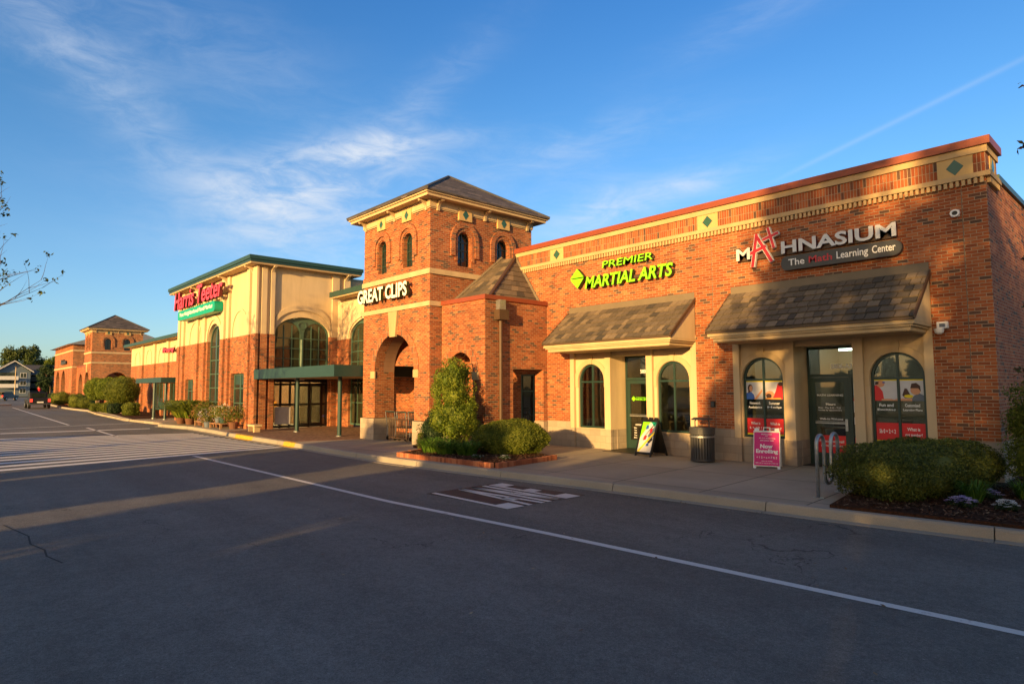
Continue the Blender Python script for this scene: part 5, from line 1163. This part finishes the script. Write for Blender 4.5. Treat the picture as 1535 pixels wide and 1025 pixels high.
for i, (x, y, r_, h, mat, lab) in enumerate([(-90, 10.9, 1.05, 1.6, 'leaf_olive', 'big rounded shrub at the far kerb by the dark arches'), (-106, 12.2, 1.3, 1.4, 'leaf_dark', 'farthest dark low shrub at the end of the far bed'), (-98, 12.0, 1.2, 1.5, 'leaf_olive', 'darker shrub behind the big rounded one at the far kerb'), (-76.3, 10.6, .85, 1.45, 'leaf_olive', 'sunlit rounded shrub beside the arcade on the far bed'), (-73.8, 11.0, .8, 1.1, 'leaf_olive', 'lower green shrub between arcade and clipped trees'), (-62.6, 10.05, .55, .75, 'leaf_olive', 'small ball shrub under the left clipped tree'), (-60.6, 10.25, .5, .72, 'leaf_olive', 'small ball shrub under the middle clipped tree'), (-58.9, 10.3, .55, .85, 'leaf_olive', 'ball shrub between the middle and largest clipped trees'), (-56.4, 10.25, .55, .8, 'leaf_dark', 'dark ball shrub under the largest clipped tree')]):
    clipped('ball_shrub', x, y, r_, r_, h, 0, 3500, .05, 50+i, mat, lab, p=2.4, group='ball shrubs on the far bed', lump=.05)
clipped('box_hedge', -52.2, 10.45, .75, .5, .92, 0, 5000, .04, 70, 'leaf_olive', 'short box clipped hedge beside the farther canopy', 'hedge', p=6)

# ------------------------------------------------------------------ street furniture
t = thing('bike_rack', (-4.46, 11.6, 0), 'grey steel wave shaped bicycle rack standing on the pavement beside the hedge', 'bicycle rack')
ys = [11.16, 11.47, 11.78, 12.09]; zt, zb = .90, .36; path = [(-4.46, ys[0], .01), (-4.46, ys[0], zt)]
def uarc(y0, y1, z, s): return [(-4.46, (y0+y1)/2-(y1-y0)/2*math.cos(math.pi*i/10), z+s*(y1-y0)/2*math.sin(math.pi*i/10)) for i in range(1, 10)]
path += uarc(ys[0], ys[1], zt, 1)+[(-4.46, ys[1], zt), (-4.46, ys[1], zb)]+uarc(ys[1], ys[2], zb, -1)+[(-4.46, ys[2], zb), (-4.46, ys[2], zt)]+uarc(ys[2], ys[3], zt, 1)+[(-4.46, ys[3], zt), (-4.46, ys[3], .01)]
MB().tube(path, .031, 12).build('tube', 'galv', t, smooth=True)
for y in (ys[0], ys[3]): MB().lathe((-4.46, y, .001), [(.085, 0), (.085, .012), (.04, .018)], 16).build('base_plate', 'galv', t)
bx, by = -8.62, 14.5
t = thing('litter_bin', (bx, by, 0), 'charcoal slatted metal litter bin with arched hood against the brick pier', 'bin')
MB().lathe((bx, by, .03), [(.26, 0), (.26, .66), (.25, .67)], 20).build('liner', 'black', t)
sl_ = MB()
for i in range(26):
    a = 2*math.pi*i/26; c, s = math.cos(a), math.sin(a); K = FR((bx, by, 0), (-s, c, 0), (0, 0, 1), (c, s, 0)); sl_.fbox(K, -.022, .022, .06, .70, .285, .297)
sl_.build('slats', 'bin', t)
def ring(z0, z1, r0_, r1_): return MB().prism(FR((bx, by, 0), (1, 0, 0), (0, 1, 0), (0, 0, 1)), [(r1_*math.cos(i*math.pi/16), r1_*math.sin(i*math.pi/16)) for i in range(32)], [[(r0_*math.cos(i*math.pi/16), r0_*math.sin(i*math.pi/16)) for i in range(32)]], z0, z1)
ring(.03, .07, .27, .305).build('hoop', 'bin', t); ring(.62, .66, .298, .315).build('hoop', 'galv', t); ring(.70, .85, .262, .32).build('rim', 'bin', t)
MB().lathe((bx, by, .852), [(.32, 0), (.315, .02), (.2, .035), (.14, .036)], 24).build('lid', 'bin', t)
hd = MB()
for s in (-1, 1): hd.tube([(bx+s*.2, by, .87), (bx+s*.2, by, 1.02), (bx+s*.16, by, 1.07)], .016, 8)
hd.build('hood_leg', 'bin', t)
MB().lathe((bx, by, 1.06), [(.26, 0), (.26, .02), (.2, .055), (.05, .065)], 24).build('hood', 'bin', t)
# A-frame boards
def aframe(name, foot_l, foot_r, depth, h, top_in, label):
    a = Vector((*foot_l, 0)); b = Vector((*foot_r, 0)); u = (b-a).normalized(); n = Vector((u.y, -u.x, 0)); w = (b-a).length
    t = thing(name, ((a+b)/2)[:], label, 'sign board'); lean = Vector((0, 0, h))-n*depth/2; L = lean.length; v = lean/L; nn = u.cross(v).normalized()
    if nn.dot(n) < 0: nn = -nn
    return t, (a, u, v, nn), w, L, n
t, K, w, L, n = aframe('sign_board', (-7.13, 14.2), (-6.58, 14.40), .55, .86, 0, 'magenta folding board reading Now Enrolling in a white plastic frame')
MB().fbox(K, 0, w, .05, L, -.03, 0).build('frame', 'white', t, bevel=.008)
MB().fbox(K, .016, w-.016, .07, L-.045, .0005, .004).build('print', 'magenta', t)
K2 = (K[0]-n*.55, K[1], Vector((0, 0, .86))+n*.275, -K[3]); K2 = (K2[0], K2[1], K2[2].normalized(), None); nb = K2[1].cross(K2[2]).normalized(); nb = nb if nb.dot(n) < 0 else -nb; KB = (K2[0], K2[1], K2[2], nb)
MB().fbox(KB, 0, w, .05, L-.001, -.03, 0).build('back_panel', 'white', t, bevel=.008)
tp = MB(); tp.fbox(K, .02, .12, L, L+.055, -.035, 0); tp.fbox(K, w-.12, w-.02, L, L+.055, -.035, 0); tp.build('hinge', 'white', t)
hp = [K[0]+K[1]*x+K[2]*(L+y)-K[3]*.018 for x, y in ((w/2-.07, 0), (w/2-.07, .075), (w/2+.07, .075), (w/2+.07, 0))]; MB().tube(hp, .013, 8).build('handle', 'white', t)
ft = MB()
for KK in (K, KB): ft.fbox(KK, .0, .06, .0, .049, -.03, -.002); ft.fbox(KK, w-.06, w, .0, .049, -.03, -.002)
ft.build('foot', 'white', t)
tx = MB()
tx.text(K, 'Now', w*.26, w*.72, .475, .575, .0045, .006, 0, None, .035); tx.text(K, 'Enrolling', w*.1, w*.92, .335, .455, .0045, .006, 0, None, .035)
for s_, z0, z1, a, b in (('Mathnasium', .80, .825, .3, .7), ('The', .76, .78, .44, .54), ('K-12 tutoring', .70, .73, .22, .82), ('and summer math', .65, .68, .26, .76), ('+ 1 2 ÷ x = 7 % 5', .235, .285, .12, .88), ('visit us today', .16, .185, .3, .72), ('5806 call or stop in for a free trial', .11, .14, .08, .92)): tx.text(K, s_, w*a, w*b, z0, z1, .0045, .0055, 0, None, .012)
tx.build('lettering', 'white', t, normals=False)
t, K, w, L, n = aframe('sign_board', (-10.72, 14.46), (-10.13, 14.38), .7, 1.0, 0, 'black folding board with a green, yellow and white poster by the shop door')
fr = MB().prism(K, [(0, .06), (w, .06), (w, L), (0, L)], [[(.05, .12), (w-.05, .12), (w-.05, L-.08), (.05, L-.08)]], -.03, .004); fr.build('frame', 'black', t)
pb = MB(); pb.fbox(K, .05, w-.05, .12, L-.08, -.02, -.01, 0); x0, x1, z0, z1 = .05, w-.05, .12, L-.08
def pq(pts, d, mi): pb.prism(K, [(x0+(x1-x0)*a, z0+(z1-z0)*b) for a, b in pts], [], -.0099, -.009+d, mi)
pq([(0, .45), (.55, 1), (0, 1)], .001, 1); pq([(.6, 1), (1, 1), (1, .8)], .001, 2); pq([(.55, .55), (1, .95), (1, .55), (.75, .4)], .0012, 3); pq([(0, .0), (1, 0), (1, .25), (.3, .42), (0, .2)], .0012, 0)
pq([(.02, .3), (.1, .36), (.98, .98), (.9, .99)], .002, 4); pq([(.0, .02), (.12, .0), (1, .62), (1, .72)], .002, 5); pq([(.25, .38), (.45, .42), (.5, .55), (.32, .55)], .003, 6); pq([(.62, .62), (.8, .66), (.82, .8), (.66, .78)], .003, 7); pq([(.3, .75), (.5, .78), (.48, .9), (.32, .9)], .003, 8); pq([(.55, .2), (.75, .22), (.73, .32), (.58, .3)], .003, 8); pq([(.6, .34), (.9, .5), (.95, .42), (.75, .3)], .0032, 4)
pb.build('poster', ['grey_print', 'lime', 'teal', 'slate_print', 'black', 'yellow_print', 'red_print', 'letter_red', 'blue_print'], t)
KB = (K[0]-n*.7, K[1], (Vector((0, 0, 1.0))+n*.35).normalized(), -n); MB().fbox(KB, 0, w, .06, L-.002, -.03, 0).build('back_panel', 'black', t)
tp = MB()
for x in (.04, w/2-.06, w-.16): tp.fbox(K, x, x+.12, L, L+.055, -.05, .01)
tp.build('hinge', 'black', t)
ft = MB()
for KK in (K, KB): ft.fbox(KK, 0, .05, 0, .059, -.03, .0); ft.fbox(KK, w-.05, w, 0, .059, -.03, .0)
ft.build('foot', 'black', t)
# shopping carts parked inside the tower arch
def make_cart(label):
    t = thing('shopping_cart', (0, 0, 0), label, 'shopping cart', 'shopping carts inside the tower arch')
    b = MB()
    for s in (-1, 1):
        for i in range(13):
            x = -.42+.07*i; b.tube([(x, s*.27, .46+.03*(i/12)), (x, s*.30, 1.0)], .007, 5)
        for z in (.5, .75, 1.0): b.tube([(-.44, s*.28, z), (.46, s*.28, z)], .009, 5)
    for i in range(7): y = -.27+.09*i; b.tube([(.44, y, .47), (.46, y, 1.0)], .007, 5); b.tube([(-.44, y, .46), (.44, y, .47)], .007, 5)
    b.build('basket', 'bin', t)
    f = MB()
    for s in (-1, 1): f.tube([(-.5, s*.27, 1.04), (-.42, s*.26, .45), (-.45, s*.24, .17), (.42, s*.2, .17)], .014, 7)
    f.tube([(.42, -.2, .17), (.42, .2, .17)], .014, 7); f.build('chassis', 'galv', t)
    MB().tube([(-.5, -.27, 1.05), (-.5, .27, 1.05)], .02, 8).build('handle', 'green', t)
    w = MB()
    for x in (-.42, .40):
        for s in (-1, 1):
            K = FR((x, s*.21, .085), (1, 0, 0), (0, 0, 1), (0, 1, 0)); w.prism(K, [(.075*math.cos(i*math.pi/7), .075*math.sin(i*math.pi/7)) for i in range(14)], [], -.015, .015)
    w.build('wheel', 'rubber', t)
    return t
c0 = make_cart('dark wire shopping cart parked nearest the left pier of the arch')
c0.location = (-20.0, 12.75, .0); c0.rotation_euler.z = R(95)
for (x, y, lab) in ((-19.4, 12.85, 'dark wire shopping cart in the middle of the row inside the arch'), (-18.8, 12.95, 'dark wire shopping cart parked nearest the right pier of the arch')):
    c = copy_tree(c0); c.location = (x, y, 0); c.rotation_euler.z = R(92); c['label'] = lab
t = thing('cart_rail', (-19.4, 12.2, 0), 'low tan barred rail in front of the shopping carts', 'railing')
m = MB(); m.tube([(-19.9, 12.2, .02), (-19.9, 12.2, .78), (-18.75, 12.2, .78), (-18.75, 12.2, .02)], .024, 8); m.tube([(-19.9, 12.2, .12), (-18.75, 12.2, .12)], .018, 8); m.build('frame', 'brown_metal', t)
b = MB(); x = -19.79
while x < -18.8: b.tube([(x, 12.2, .12), (x, 12.2, .78)], .012, 6); x += .12
b.build('bars', 'brown_metal', t)
t = thing('stone_bench', (-28.2, 10.35, 0), 'small low stone bench at the corner pier of the grocery hall', 'bench')
MB().box(-28.75, -27.75, 10.25, 10.6, .24, .33).build('slab', 'trim', t, bevel=.012)
for x in (-28.65, -28.0): MB().box(x, x+.15, 10.3, 10.55, .004, .24).build('leg', 'trim', t)
# plant display under the grocery windows
def pallet(x, y, w_, d_, h, label):
    t = thing('display_stand', (x, y, 0), label, 'plant stand', 'wooden plant stands'); m = MB()
    for i in range(5): m.box(x-w_/2, x+w_/2, y-d_/2+i*d_/5+.01, y-d_/2+(i+1)*d_/5-.01, h-.03, h)
    m.build('top', 'wood', t)
    for sx in (-1, 1):
        for sy in (-1, 1): MB().box(x+sx*(w_/2-.07)-.035, x+sx*(w_/2-.07)+.035, y+sy*(d_/2-.05)-.035, y+sy*(d_/2-.05)+.035, .001, h-.031).build('leg', 'wood', t)
    return t
pallet(-34.2, 10.15, 1.5, .6, .26, 'wooden plant stand under the middle grocery window'); pallet(-31.9, 10.2, 1.6, .6, .26, 'wooden plant stand under the right grocery window')
def potted(x, y, z, pr, ph, kind, seed, label, pot='terracotta'):
    t = thing('potted_plant', (x, y, z), label, 'potted plant', 'potted plants by the grocery wall')
    MB().lathe((x, y, z+.001), [(pr*.7, 0), (pr, ph), (pr*1.08, ph), (pr*1.08, ph*.86), (pr, ph*.85)][:3]+[(pr*.85, ph), (pr*.8, ph*.8)], 16).build('pot', pot, t)
    if kind == 'fern': blades(x, y, z+ph*.8, pr*1.4, 380, .95, seed, .034, 1.15).build('fronds', 'leaf_lime', t, normals=False)
    else:
        r_ = pr*2.5; q = leaf_arrays([((x, y, z+ph+r_*.55), (r_, r_, r_*.75))], 1300, .03, seed, .7, z+ph*.9, .2); quads_obj('foliage', q, 'leaf_olive', t)
        quads_obj('blossom', leaf_arrays([((x, y, z+ph+r_*.6), (r_*1.02, r_*1.02, r_*.78))], 420, .022, seed+1, .9, z+ph, .2), kind, t)
potted(-37.6, 9.95, 0, .28, .34, 'fern', 1, 'bright green potted fern at the kerb end of the grocery wall'); potted(-36.5, 10.1, 0, .27, .34, 'fern', 2, 'bright green potted fern second from the kerb end'); potted(-38.5, 10.35, 0, .26, .32, 'fern', 3, 'potted fern half hidden behind the front ferns')
potted(-35.3, 10.3, 0, .22, .3, 'petal_mix', 4, 'potted plant with red blossom beside the ferns'); potted(-34.6, 10.15, .26, .2, .26, 'petal_mix', 5, 'flowering pot on the left of the middle plant stand'); potted(-33.9, 10.15, .26, .22, .26, 'leaf_brown', 6, 'bronze leaved pot on the middle plant stand'); potted(-32.9, 10.45, 0, .26, .36, 'leaf_brown', 7, 'large bronze leaved pot between the two plant stands'); potted(-32.3, 10.2, .26, .17, .26, 'petal_mix', 8, 'flowering dark pot on the right plant stand', 'slate_print'); potted(-31.6, 10.2, .26, .19, .28, 'petal_white', 9, 'white flowering green pot on the right plant stand', 'green'); potted(-30.9, 10.45, 0, .24, .34, 'petal_mix', 10, 'flowering pot at the foot of the corner pier'); potted(-33.2, 10.0, 0, .2, .28, 'petal_lilac', 11, 'lilac flowering slate pot on the ground before the stands', 'slate_print')
# green bench and pumpkin coloured banner under the farther canopy
t = thing('park_bench', (-51.2, 12.1, 0), 'dark green bench with red brick ends against the low wing', 'bench')
MB().box(-52.4, -50.0, 11.85, 12.3, .42, .5).build('seat', 'green', t); MB().box(-52.4, -50.0, 12.25, 12.32, .5, .95).build('backrest', 'green', t)
for x in (-52.5, -50.2): MB().box(x, x+.3, 11.85, 12.3, 0, .419).build('leg', 'brick', t)
t = thing('hanging_banner', (-48.6, 12.7, 0), 'orange banner panel on posts under the farther canopy', 'banner')
MB().box(-49.3, -48.0, 12.6, 12.64, .9, 2.0).build('panel', 'orange_print', t)
for x in (-49.3, -48.05): MB().box(x, x+.05, 12.65, 12.7, 0, 2.1).build('post', 'black', t)
t = thing('drinks_machine', (-44.4, 12.0, 0), 'dark vending machine with lit front under the farther canopy', 'vending machine')
MB().box(-44.9, -44.0, 11.7, 12.4, 0, 1.85).build('body', 'black', t); MB().box(-44.8, -44.1, 11.685, 11.699, 1.0, 1.6).build('lit_panel', 'lamp_warm', t)

# ------------------------------------------------------------------ vehicles, far buildings, far trees
def make_truck(name, label, body):
    t = thing(name, (0, 0, 0), label, 'pickup truck' if name == 'pickup_truck' else 'car'); b = MB(); S = FR((0, -.92, 0), (1, 0, 0), (0, 0, 1), (0, 1, 0))
    b.prism(S, [(-2.6, .45), (2.5, .45), (2.6, .75), (2.5, 1.0), (1.2, 1.08), (-2.6, 1.08)], [], 0, 1.84); b.build('body', body, t, bevel=.05)
    c = MB(); c.prism(FR((0, -.8, 0), (1, 0, 0), (0, 0, 1), (0, 1, 0)), [(-1.0, 1.081), (1.3, 1.081), (.55, 1.72), (-.8, 1.72)] if name == 'pickup_truck' else [(-2.4, 1.081), (1.4, 1.081), (.6, 1.6), (-1.9, 1.6)], [], 0, 1.6); c.build('cabin', 'black', t, bevel=.05); MB().box(-2.42, -1.0, -.6, .6, 1.15, 1.55).build('rear_window', 'glass_dark', t) if name != 'pickup_truck' else MB().box(-1.02, -.9, -.6, .6, 1.2, 1.62).build('rear_window', 'glass_dark', t)
    MB().box(-.8 if name == 'pickup_truck' else -1.9, .55, -.78, .78, 1.6 if name != 'pickup_truck' else 1.721, 1.76 if name == 'pickup_truck' else 1.64).build('roof', body, t)
    for x in (-1.6, 1.65):
        for s in (-1, 1):
            K = FR((x, s*.86, .38), (1, 0, 0), (0, 0, 1), (0, s, 0)); w = MB().prism(K, [(.38*math.cos(i*math.pi/9), .38*math.sin(i*math.pi/9)) for i in range(18)], [], -.12, .1).build('tyre', 'rubber', t); MB().prism(K, [(.2*math.cos(i*math.pi/9), .2*math.sin(i*math.pi/9)) for i in range(18)], [], .1, .115).build('rim', 'galv', w)
    for s in (-1, 1): MB().box(-2.625, -2.6, s*.78-.12, s*.78+.12, .72, 1.05).build('tail_light', 'tail', t)
    MB().box(-2.64, -2.6, -.28, .28, .62, .76).build('number_plate', 'white', t); MB().box(-2.75, -2.602, -.9, .9, .42, .58).build('bumper', 'bin', t)
    return t
t = make_truck('pickup_truck', 'dark pickup truck with red tail lights driving away down the far road', 'black'); t.location = (-86.5, 8.3, RZ); t.rotation_euler.z = R(180)
t = make_truck('parked_car', 'grey car at the far end of the road near the blue grey houses', 'pill'); t.location = (-150, 9.6, RZ); t.rotation_euler.z = R(150)
def house(name, label, x, y0, y1, zw, za, depth, mat, cols, floors, gable=True):
    t = thing(name, (x, (y0+y1)/2, 0), label, 'house'); F = rightf(x); cy = (y0+y1)/2
    o = [(y0, 0), (y1, 0), (y1, zw), (cy, za), (y0, zw)] if gable else [(y0, 0), (y1, 0), (y1, zw), (y0, zw)]
    MB().prism(F, o, [], -depth, 0).build('wall', mat, t)
    r_ = MB()
    if gable:
        for a, b in (((y0-.7, zw-.25), (cy, za+.12)), ((y1+.7, zw-.25), (cy, za+.12))): r_.prism(F, [a, b, (b[0], b[1]+.3), (a[0], a[1]+.3)], [], -depth-.5, .7)
    else: r_.prism(rightf(x), [(y0-.4, zw+.0), (y1+.4, zw), (y1+.4, zw+.2), (y0-.4, zw+.2)], [], -depth, .5); r_.raw([(x+.5, y0-.4, zw+.2), (x+.5, y1+.4, zw+.2), (x-depth, y1+.4, zw+.2), (x-depth, y0-.4, zw+.2), (x-depth/2, y0-.4, za), (x-depth/2, y1+.4, za)], [(0, 1, 5, 4), (2, 3, 4, 5), (1, 2, 5), (0, 3, 4), (0, 1, 2, 3)])
    r_.build('roof', 'dark_roof', t)
    if gable:
        v = MB()
        for a, b in (((y0-.7, zw-.3), (cy, za+.05)), ((y1+.7, zw-.3), (cy, za+.05))): v.prism(F, [a, b, (b[0], b[1]+.28), (a[0], a[1]+.28)], [], .701, .8)
        v.build('barge_board', 'siding_white', t)
    for k in range(floors):
        z = .9+k*(zw-.5)/floors
        for u in cols:
            f = MB().fbox(F, u-.75, u+.75, z, z+1.4, .001, .06).build('window', 'siding_white', t); MB().fbox(F, u-.65, u-.04, z+.1, z+1.3, .061, .07).fbox(F, u+.04, u+.65, z+.1, z+1.3, .061, .07).build('pane', 'glass_dark', f)
    return t, F
h, F_ = house('apartment_house', 'blue grey gabled apartment house with white barge boards and balconies', -226, 12.4, 19.8, 7.0, 9.8, 14, 'siding', (18.2,), 3)
for k in range(2):
    z = 2.6+k*2.2; m = MB().fbox(F_, 12.7, 17.0, z-.18, z, .001, 1.4).fbox(F_, 12.7, 17.0, z, z+.9, 1.34, 1.4).build('balcony', 'siding_white', h); MB().fbox(F_, 12.9, 16.6, z+.0, z+1.9, .001, .05).build('balcony_door', 'glass_dark', h)
h, F_ = house('apartment_house', 'white and charcoal roofed apartment house behind the gabled one', -240, 20.5, 36, 6.4, 9.6, 14, 'siding_white', (29, 32), 2, False)
for k in range(3): MB().fbox(F_, 21.0, 24.5, .2+k*2.1, 1.7+k*2.1, .001, .2).build('stair_opening', 'black', h)
MB().fbox(F_, 20.4, 26.0, .01, 6.3, -.3, -.0).build('stair_tower', 'siding', h)
def street_lamp(x, y, h, label):
    t = thing('street_lamp', (x, y, 0), label, 'street lamp'); MB().tube([(x, y, -.2), (x, y, h)], [.11, .07], 8).build('pole', 'trim', t); MB().box(x-.9, x+.1, y-.18, y+.18, h-.05, h+.15).build('lamp_head', 'bin', t)
street_lamp(-165, 12.0, 6.6, 'pale street lamp standing before the blue grey houses')
t = thing('stone_planter', (-149.5, 14.6, 0), 'round brown planter at the end of the far road', 'planter'); MB().lathe((-149.5, 14.6, -.15), [(1.2, 0), (1.3, .3), (1.3, .5), (1.0, .5)], 20).build('base', 'curb', t); MB().lathe((-149.5, 14.6, .351), [(1.25, 0), (1.2, .9), (.9, .95)], 20).build('bowl', 'brown_metal', t)
t = thing('closed_parasol', (-149.5, 14.6, 1.3), 'closed red parasol standing in the round brown planter', 'parasol'); MB().tube([(-149.5, 14.6, 1.29), (-149.5, 14.6, 1.7)], .04, 6).build('pole', 'black', t); MB().lathe((-149.5, 14.6, 1.6), [(.18, 0), (.34, .5), (.25, 1.1), (.04, 1.5)], 12).build('canopy', 'letter_red', t)
def make_tree(name, x, y, base, h, crown, n, size, seed, mat, label, trunk_r=.2, bark='bark', group=None, surf=.7, corek=.5, z0=0):
    t = thing(name, (x, y, z0), label, 'tree', group); g_ = random.Random(seed); ells = []
    cx_, cy_, cz_, rx, ry, rz = crown
    for i in range(26):
        th = g_.uniform(0, 6.283); u = g_.uniform(-1, 1); rr = g_.uniform(.45, .95); s = math.sqrt(1-u*u)
        q = g_.uniform(.22, .4); ells.append(((x+cx_+rx*rr*s*math.cos(th), y+cy_+ry*rr*s*math.sin(th), z0+cz_+rz*rr*u), (rx*q, ry*q, rz*q*.85)))
    m = MB(); top = Vector((x+cx_, y+cy_, z0+cz_+rz*.35)); m.tube([(x, y, z0), (x+cx_*.3, y+cy_*.3, z0+(cz_-rz)*.6), top], [trunk_r, trunk_r*.75, trunk_r*.25], 9); m.build('trunk', bark, t)
    lb = MB()
    for e in ells[:12]:
        c = Vector(e[0]); st = Vector((x+cx_*.4, y+cy_*.4, z0+max(.6, (cz_-rz*.75)))); lb.tube([st, st.lerp(c, .55)+Vector((0, 0, .15*rz)), c], [trunk_r*.42, trunk_r*.25, trunk_r*.08], 6)
    lb.build('limbs', bark, t)
    quads_obj('crown', leaf_arrays(ells, n, size, seed, surf, z0+.3, .2), mat, t, core=ell_core(ells, corek, 8, 5) if corek else None)
    return t
make_tree('broad_tree', -290, 23.5, 0, 18, (0, 0, 11, 6.5, 6.5, 7.5), 9000, .38, 1, 'leaf_tree', 'large loose green tree rising behind the far houses', .5)
make_tree('pale_tree', -275, 30.5, 0, 13, (0, 0, 9, 3.2, 3.2, 5), 5000, .3, 2, 'leaf_lime', 'pale yellow green tree between houses and brick block', .3)
make_tree('dark_tree', -138, 15.0, 0, 6, (0, 0, 3.9, 2.4, 2.2, 2.3), 7000, .14, 3, 'leaf_dark', 'dark green tree leaning over the far white wall', .2)
make_tree('far_tree', -262, 4.0, 0, 12, (0, 0, 8, 5, 5, 4.5), 6000, .35, 4, 'leaf_tree', 'bushy tree behind the roof of the gabled house', .4)
for i, (x, y, r_, h_) in enumerate(((-330, 12, 9, 9), (-330, 34, 10, 11), (-320, 50, 9, 10), (-340, -8, 10, 9), (-330, -30, 10, 10))):
    make_tree('far_tree', x, y, 0, h_, (0, 0, h_*.55, r_, r_, h_*.5), 3500, .6, 80+i, 'leaf_tree', 'hazy tree in the belt beyond the far houses', .4, group='tree belt beyond the houses')
# leafing tree at the near edge: trunk on an island outside the frame, branches reaching in
def branch_tree():
    x, y = -24.6, -3.45
    struct(MB().lathe((x, y, -.35), [(1.6, 0), (1.6, .32), (1.45, .35)], 28), 'tree_island', 'curb')
    t = thing('leafing_tree', (x, y, 0), 'sparse tree with thin bare branches and first leaves reaching over the road', 'tree')
    g_ = random.Random(12); m = MB(); tips = []
    m.tube([(x, y, -.01), (x+.1, y+.1, 1.6), (x+.05, y+.2, 3.4), (x, y+.1, 5.4), (x+.1, y+.2, 7.6)], [.2, .17, .13, .09, .03], 9); m.build('trunk', 'bark', t)
    lb = MB()
    def grow(p, d, L, r_, lev):
        pts = [p]; q = p.copy(); dd = d.copy(); n = 5
        for i in range(n): dd = (dd+Vector((g_.uniform(-.2, .2), g_.uniform(-.2, .2), g_.uniform(-.08, .2)))).normalized(); q = q+dd*(L/n); pts.append(q.copy())
        lb.tube(pts, [r_*(1-.8*i/n) for i in range(n+1)], 5)
        if lev == 0: tips.append((pts[-1], dd)); return
        for k in range(2, n+1):
            for s in range(2 if lev > 1 else 1):
                nd = (dd+Vector((g_.uniform(-.9, .9), g_.uniform(-.9, .9), g_.uniform(-.25, .7)))).normalized(); grow(pts[k], nd, L*g_.uniform(.35, .55), r_*.42, lev-1)
    for z, dx, dy, dz, L in ((2.5, .35, .9, .12, 4.0), (3.0, .2, .95, .18, 4.3), (3.9, .38, .9, .25, 3.6), (4.8, .2, .9, .45, 3.6), (3.4, .0, .95, .1, 4.0), (5.3, .3, .9, .4, 3.6), (4.4, .1, .95, .2, 3.8), (5.6, -.1, .95, .1, 3.6), (6.2, .0, .95, .15, 3.2), (6.8, .2, .9, .1, 2.9), (4.0, -.15, .95, .05, 3.8), (3.5, -.7, .3, .4, 3), (4.2, .3, -.9, .4, 3), (5.6, .2, .6, .8, 2.6), (5.0, -.5, -.5, .6, 2.5)):
        grow(Vector((x+.05, y+.15, z)), Vector((dx, dy, dz)).normalized(), L, .05, 2)
    lb.build('branches', 'bark', t); g2 = np.random.default_rng(3); ells = [(tuple(p+Vector((g_.uniform(-.06, .06), g_.uniform(-.06, .06), g_.uniform(-.06, .06)))), (.14, .14, .12)) for p, d in tips if g_.random() < .7]
    quads_obj('leaves', leaf_arrays(ells, len(ells)*9, .055, 4, .4), 'leaf_tree', t)
branch_tree()
t = thing('bronze_tree', (-.5, 13.2, 0), 'slim bronze leaved tree just entering at the storefront side wall', 'tree'); g_ = random.Random(5); m = MB(); lb = MB(); tips = []
m.tube([(-.5, 13.2, 0), (-.48, 13.2, 2.5), (-.55, 13.2, 5), (-.6, 13.2, 7)], [.08, .06, .04, .015], 8); m.build('trunk', 'bark', t)
for k in range(26):
    z = 1.6+k*.2; a_ = g_.uniform(0, 6.28) if k % 2 else g_.uniform(2.4, 3.6); L = g_.uniform(1.0, 1.65)*(1-.06*(z-1.6)); p0 = Vector((-.5, 13.2, z)); p1 = p0+Vector((L*math.cos(a_), L*math.sin(a_), g_.uniform(.2, .6))); lb.tube([p0, p0.lerp(p1, .5)+Vector((0, 0, .08)), p1], [.02, .012, .004], 5)
    for f in (.55, .75, .9, 1.0): tips.append((tuple(p0.lerp(p1, f)), (.14, .14, .12)))
lb.build('limbs', 'bark', t); quads_obj('crown', leaf_arrays(tips, len(tips)*9, .055, 9, .5), 'leaf_brown', t)

# ------------------------------------------------------------------ trees of the car park behind the camera: they shade the road and the shops
ISL = -16.5
struct(MB().box(-45, 30, ISL-2.2, ISL+2.2, -.4, -.02), 'car_park_island', 'mulch')
def shade_tree(x, y, h, r_, seed, low, label, mat='leaf_dark', n=5000, corek=.86):
    return make_tree('shade_tree', x, y, 0, h, (0, 0, (h+low)/2, r_, r_*.9, (h-low)/2), n, .17, seed, mat, label, .22, group='shade trees of the car park', corek=corek)
LAB_T = 'dense evergreen tree on the car park island opposite the shops'
for i, (x, r_, h, low) in enumerate(SHADE if 'SHADE' in globals() else [(3.4, 2.8, 13.2, .5), (8.3, 3.0, 13.5, .5), (13, 3.2, 13, .5), (18, 3.2, 13, .5), (5.9, 1.2, 5.5, .1), (2.5, 1.1, 7.0, .1), (1.4, 1.0, 7.0, .1), (.2, 1.4, 6.2, .1), (-1.05, .9, 5.5, .1), (-2.3, 1.5, 5.7, .2), (-4.8, 1.45, 5.45, .2), (-9.0, 1.5, 5.6, .2), (-11.6, 1.4, 5.4, .2), (-14.3, 1.3, 4.3, .2), (-17.2, 1.1, 3.3, .2), (-20.4, 1.0, 3.5, .2), (-23.6, 1.0, 2.8, .2), (-27, 1.1, 3.3, .2), (-32, 1.1, 2.9, .2), (-37, 1.2, 3.2, .2)]):
    shade_tree(x, ISL+random.uniform(-.5, .5), h, r_, 200+i, low, LAB_T, n=8000 if h > 10 else 5000, corek=.5 if h > 10 else .86)
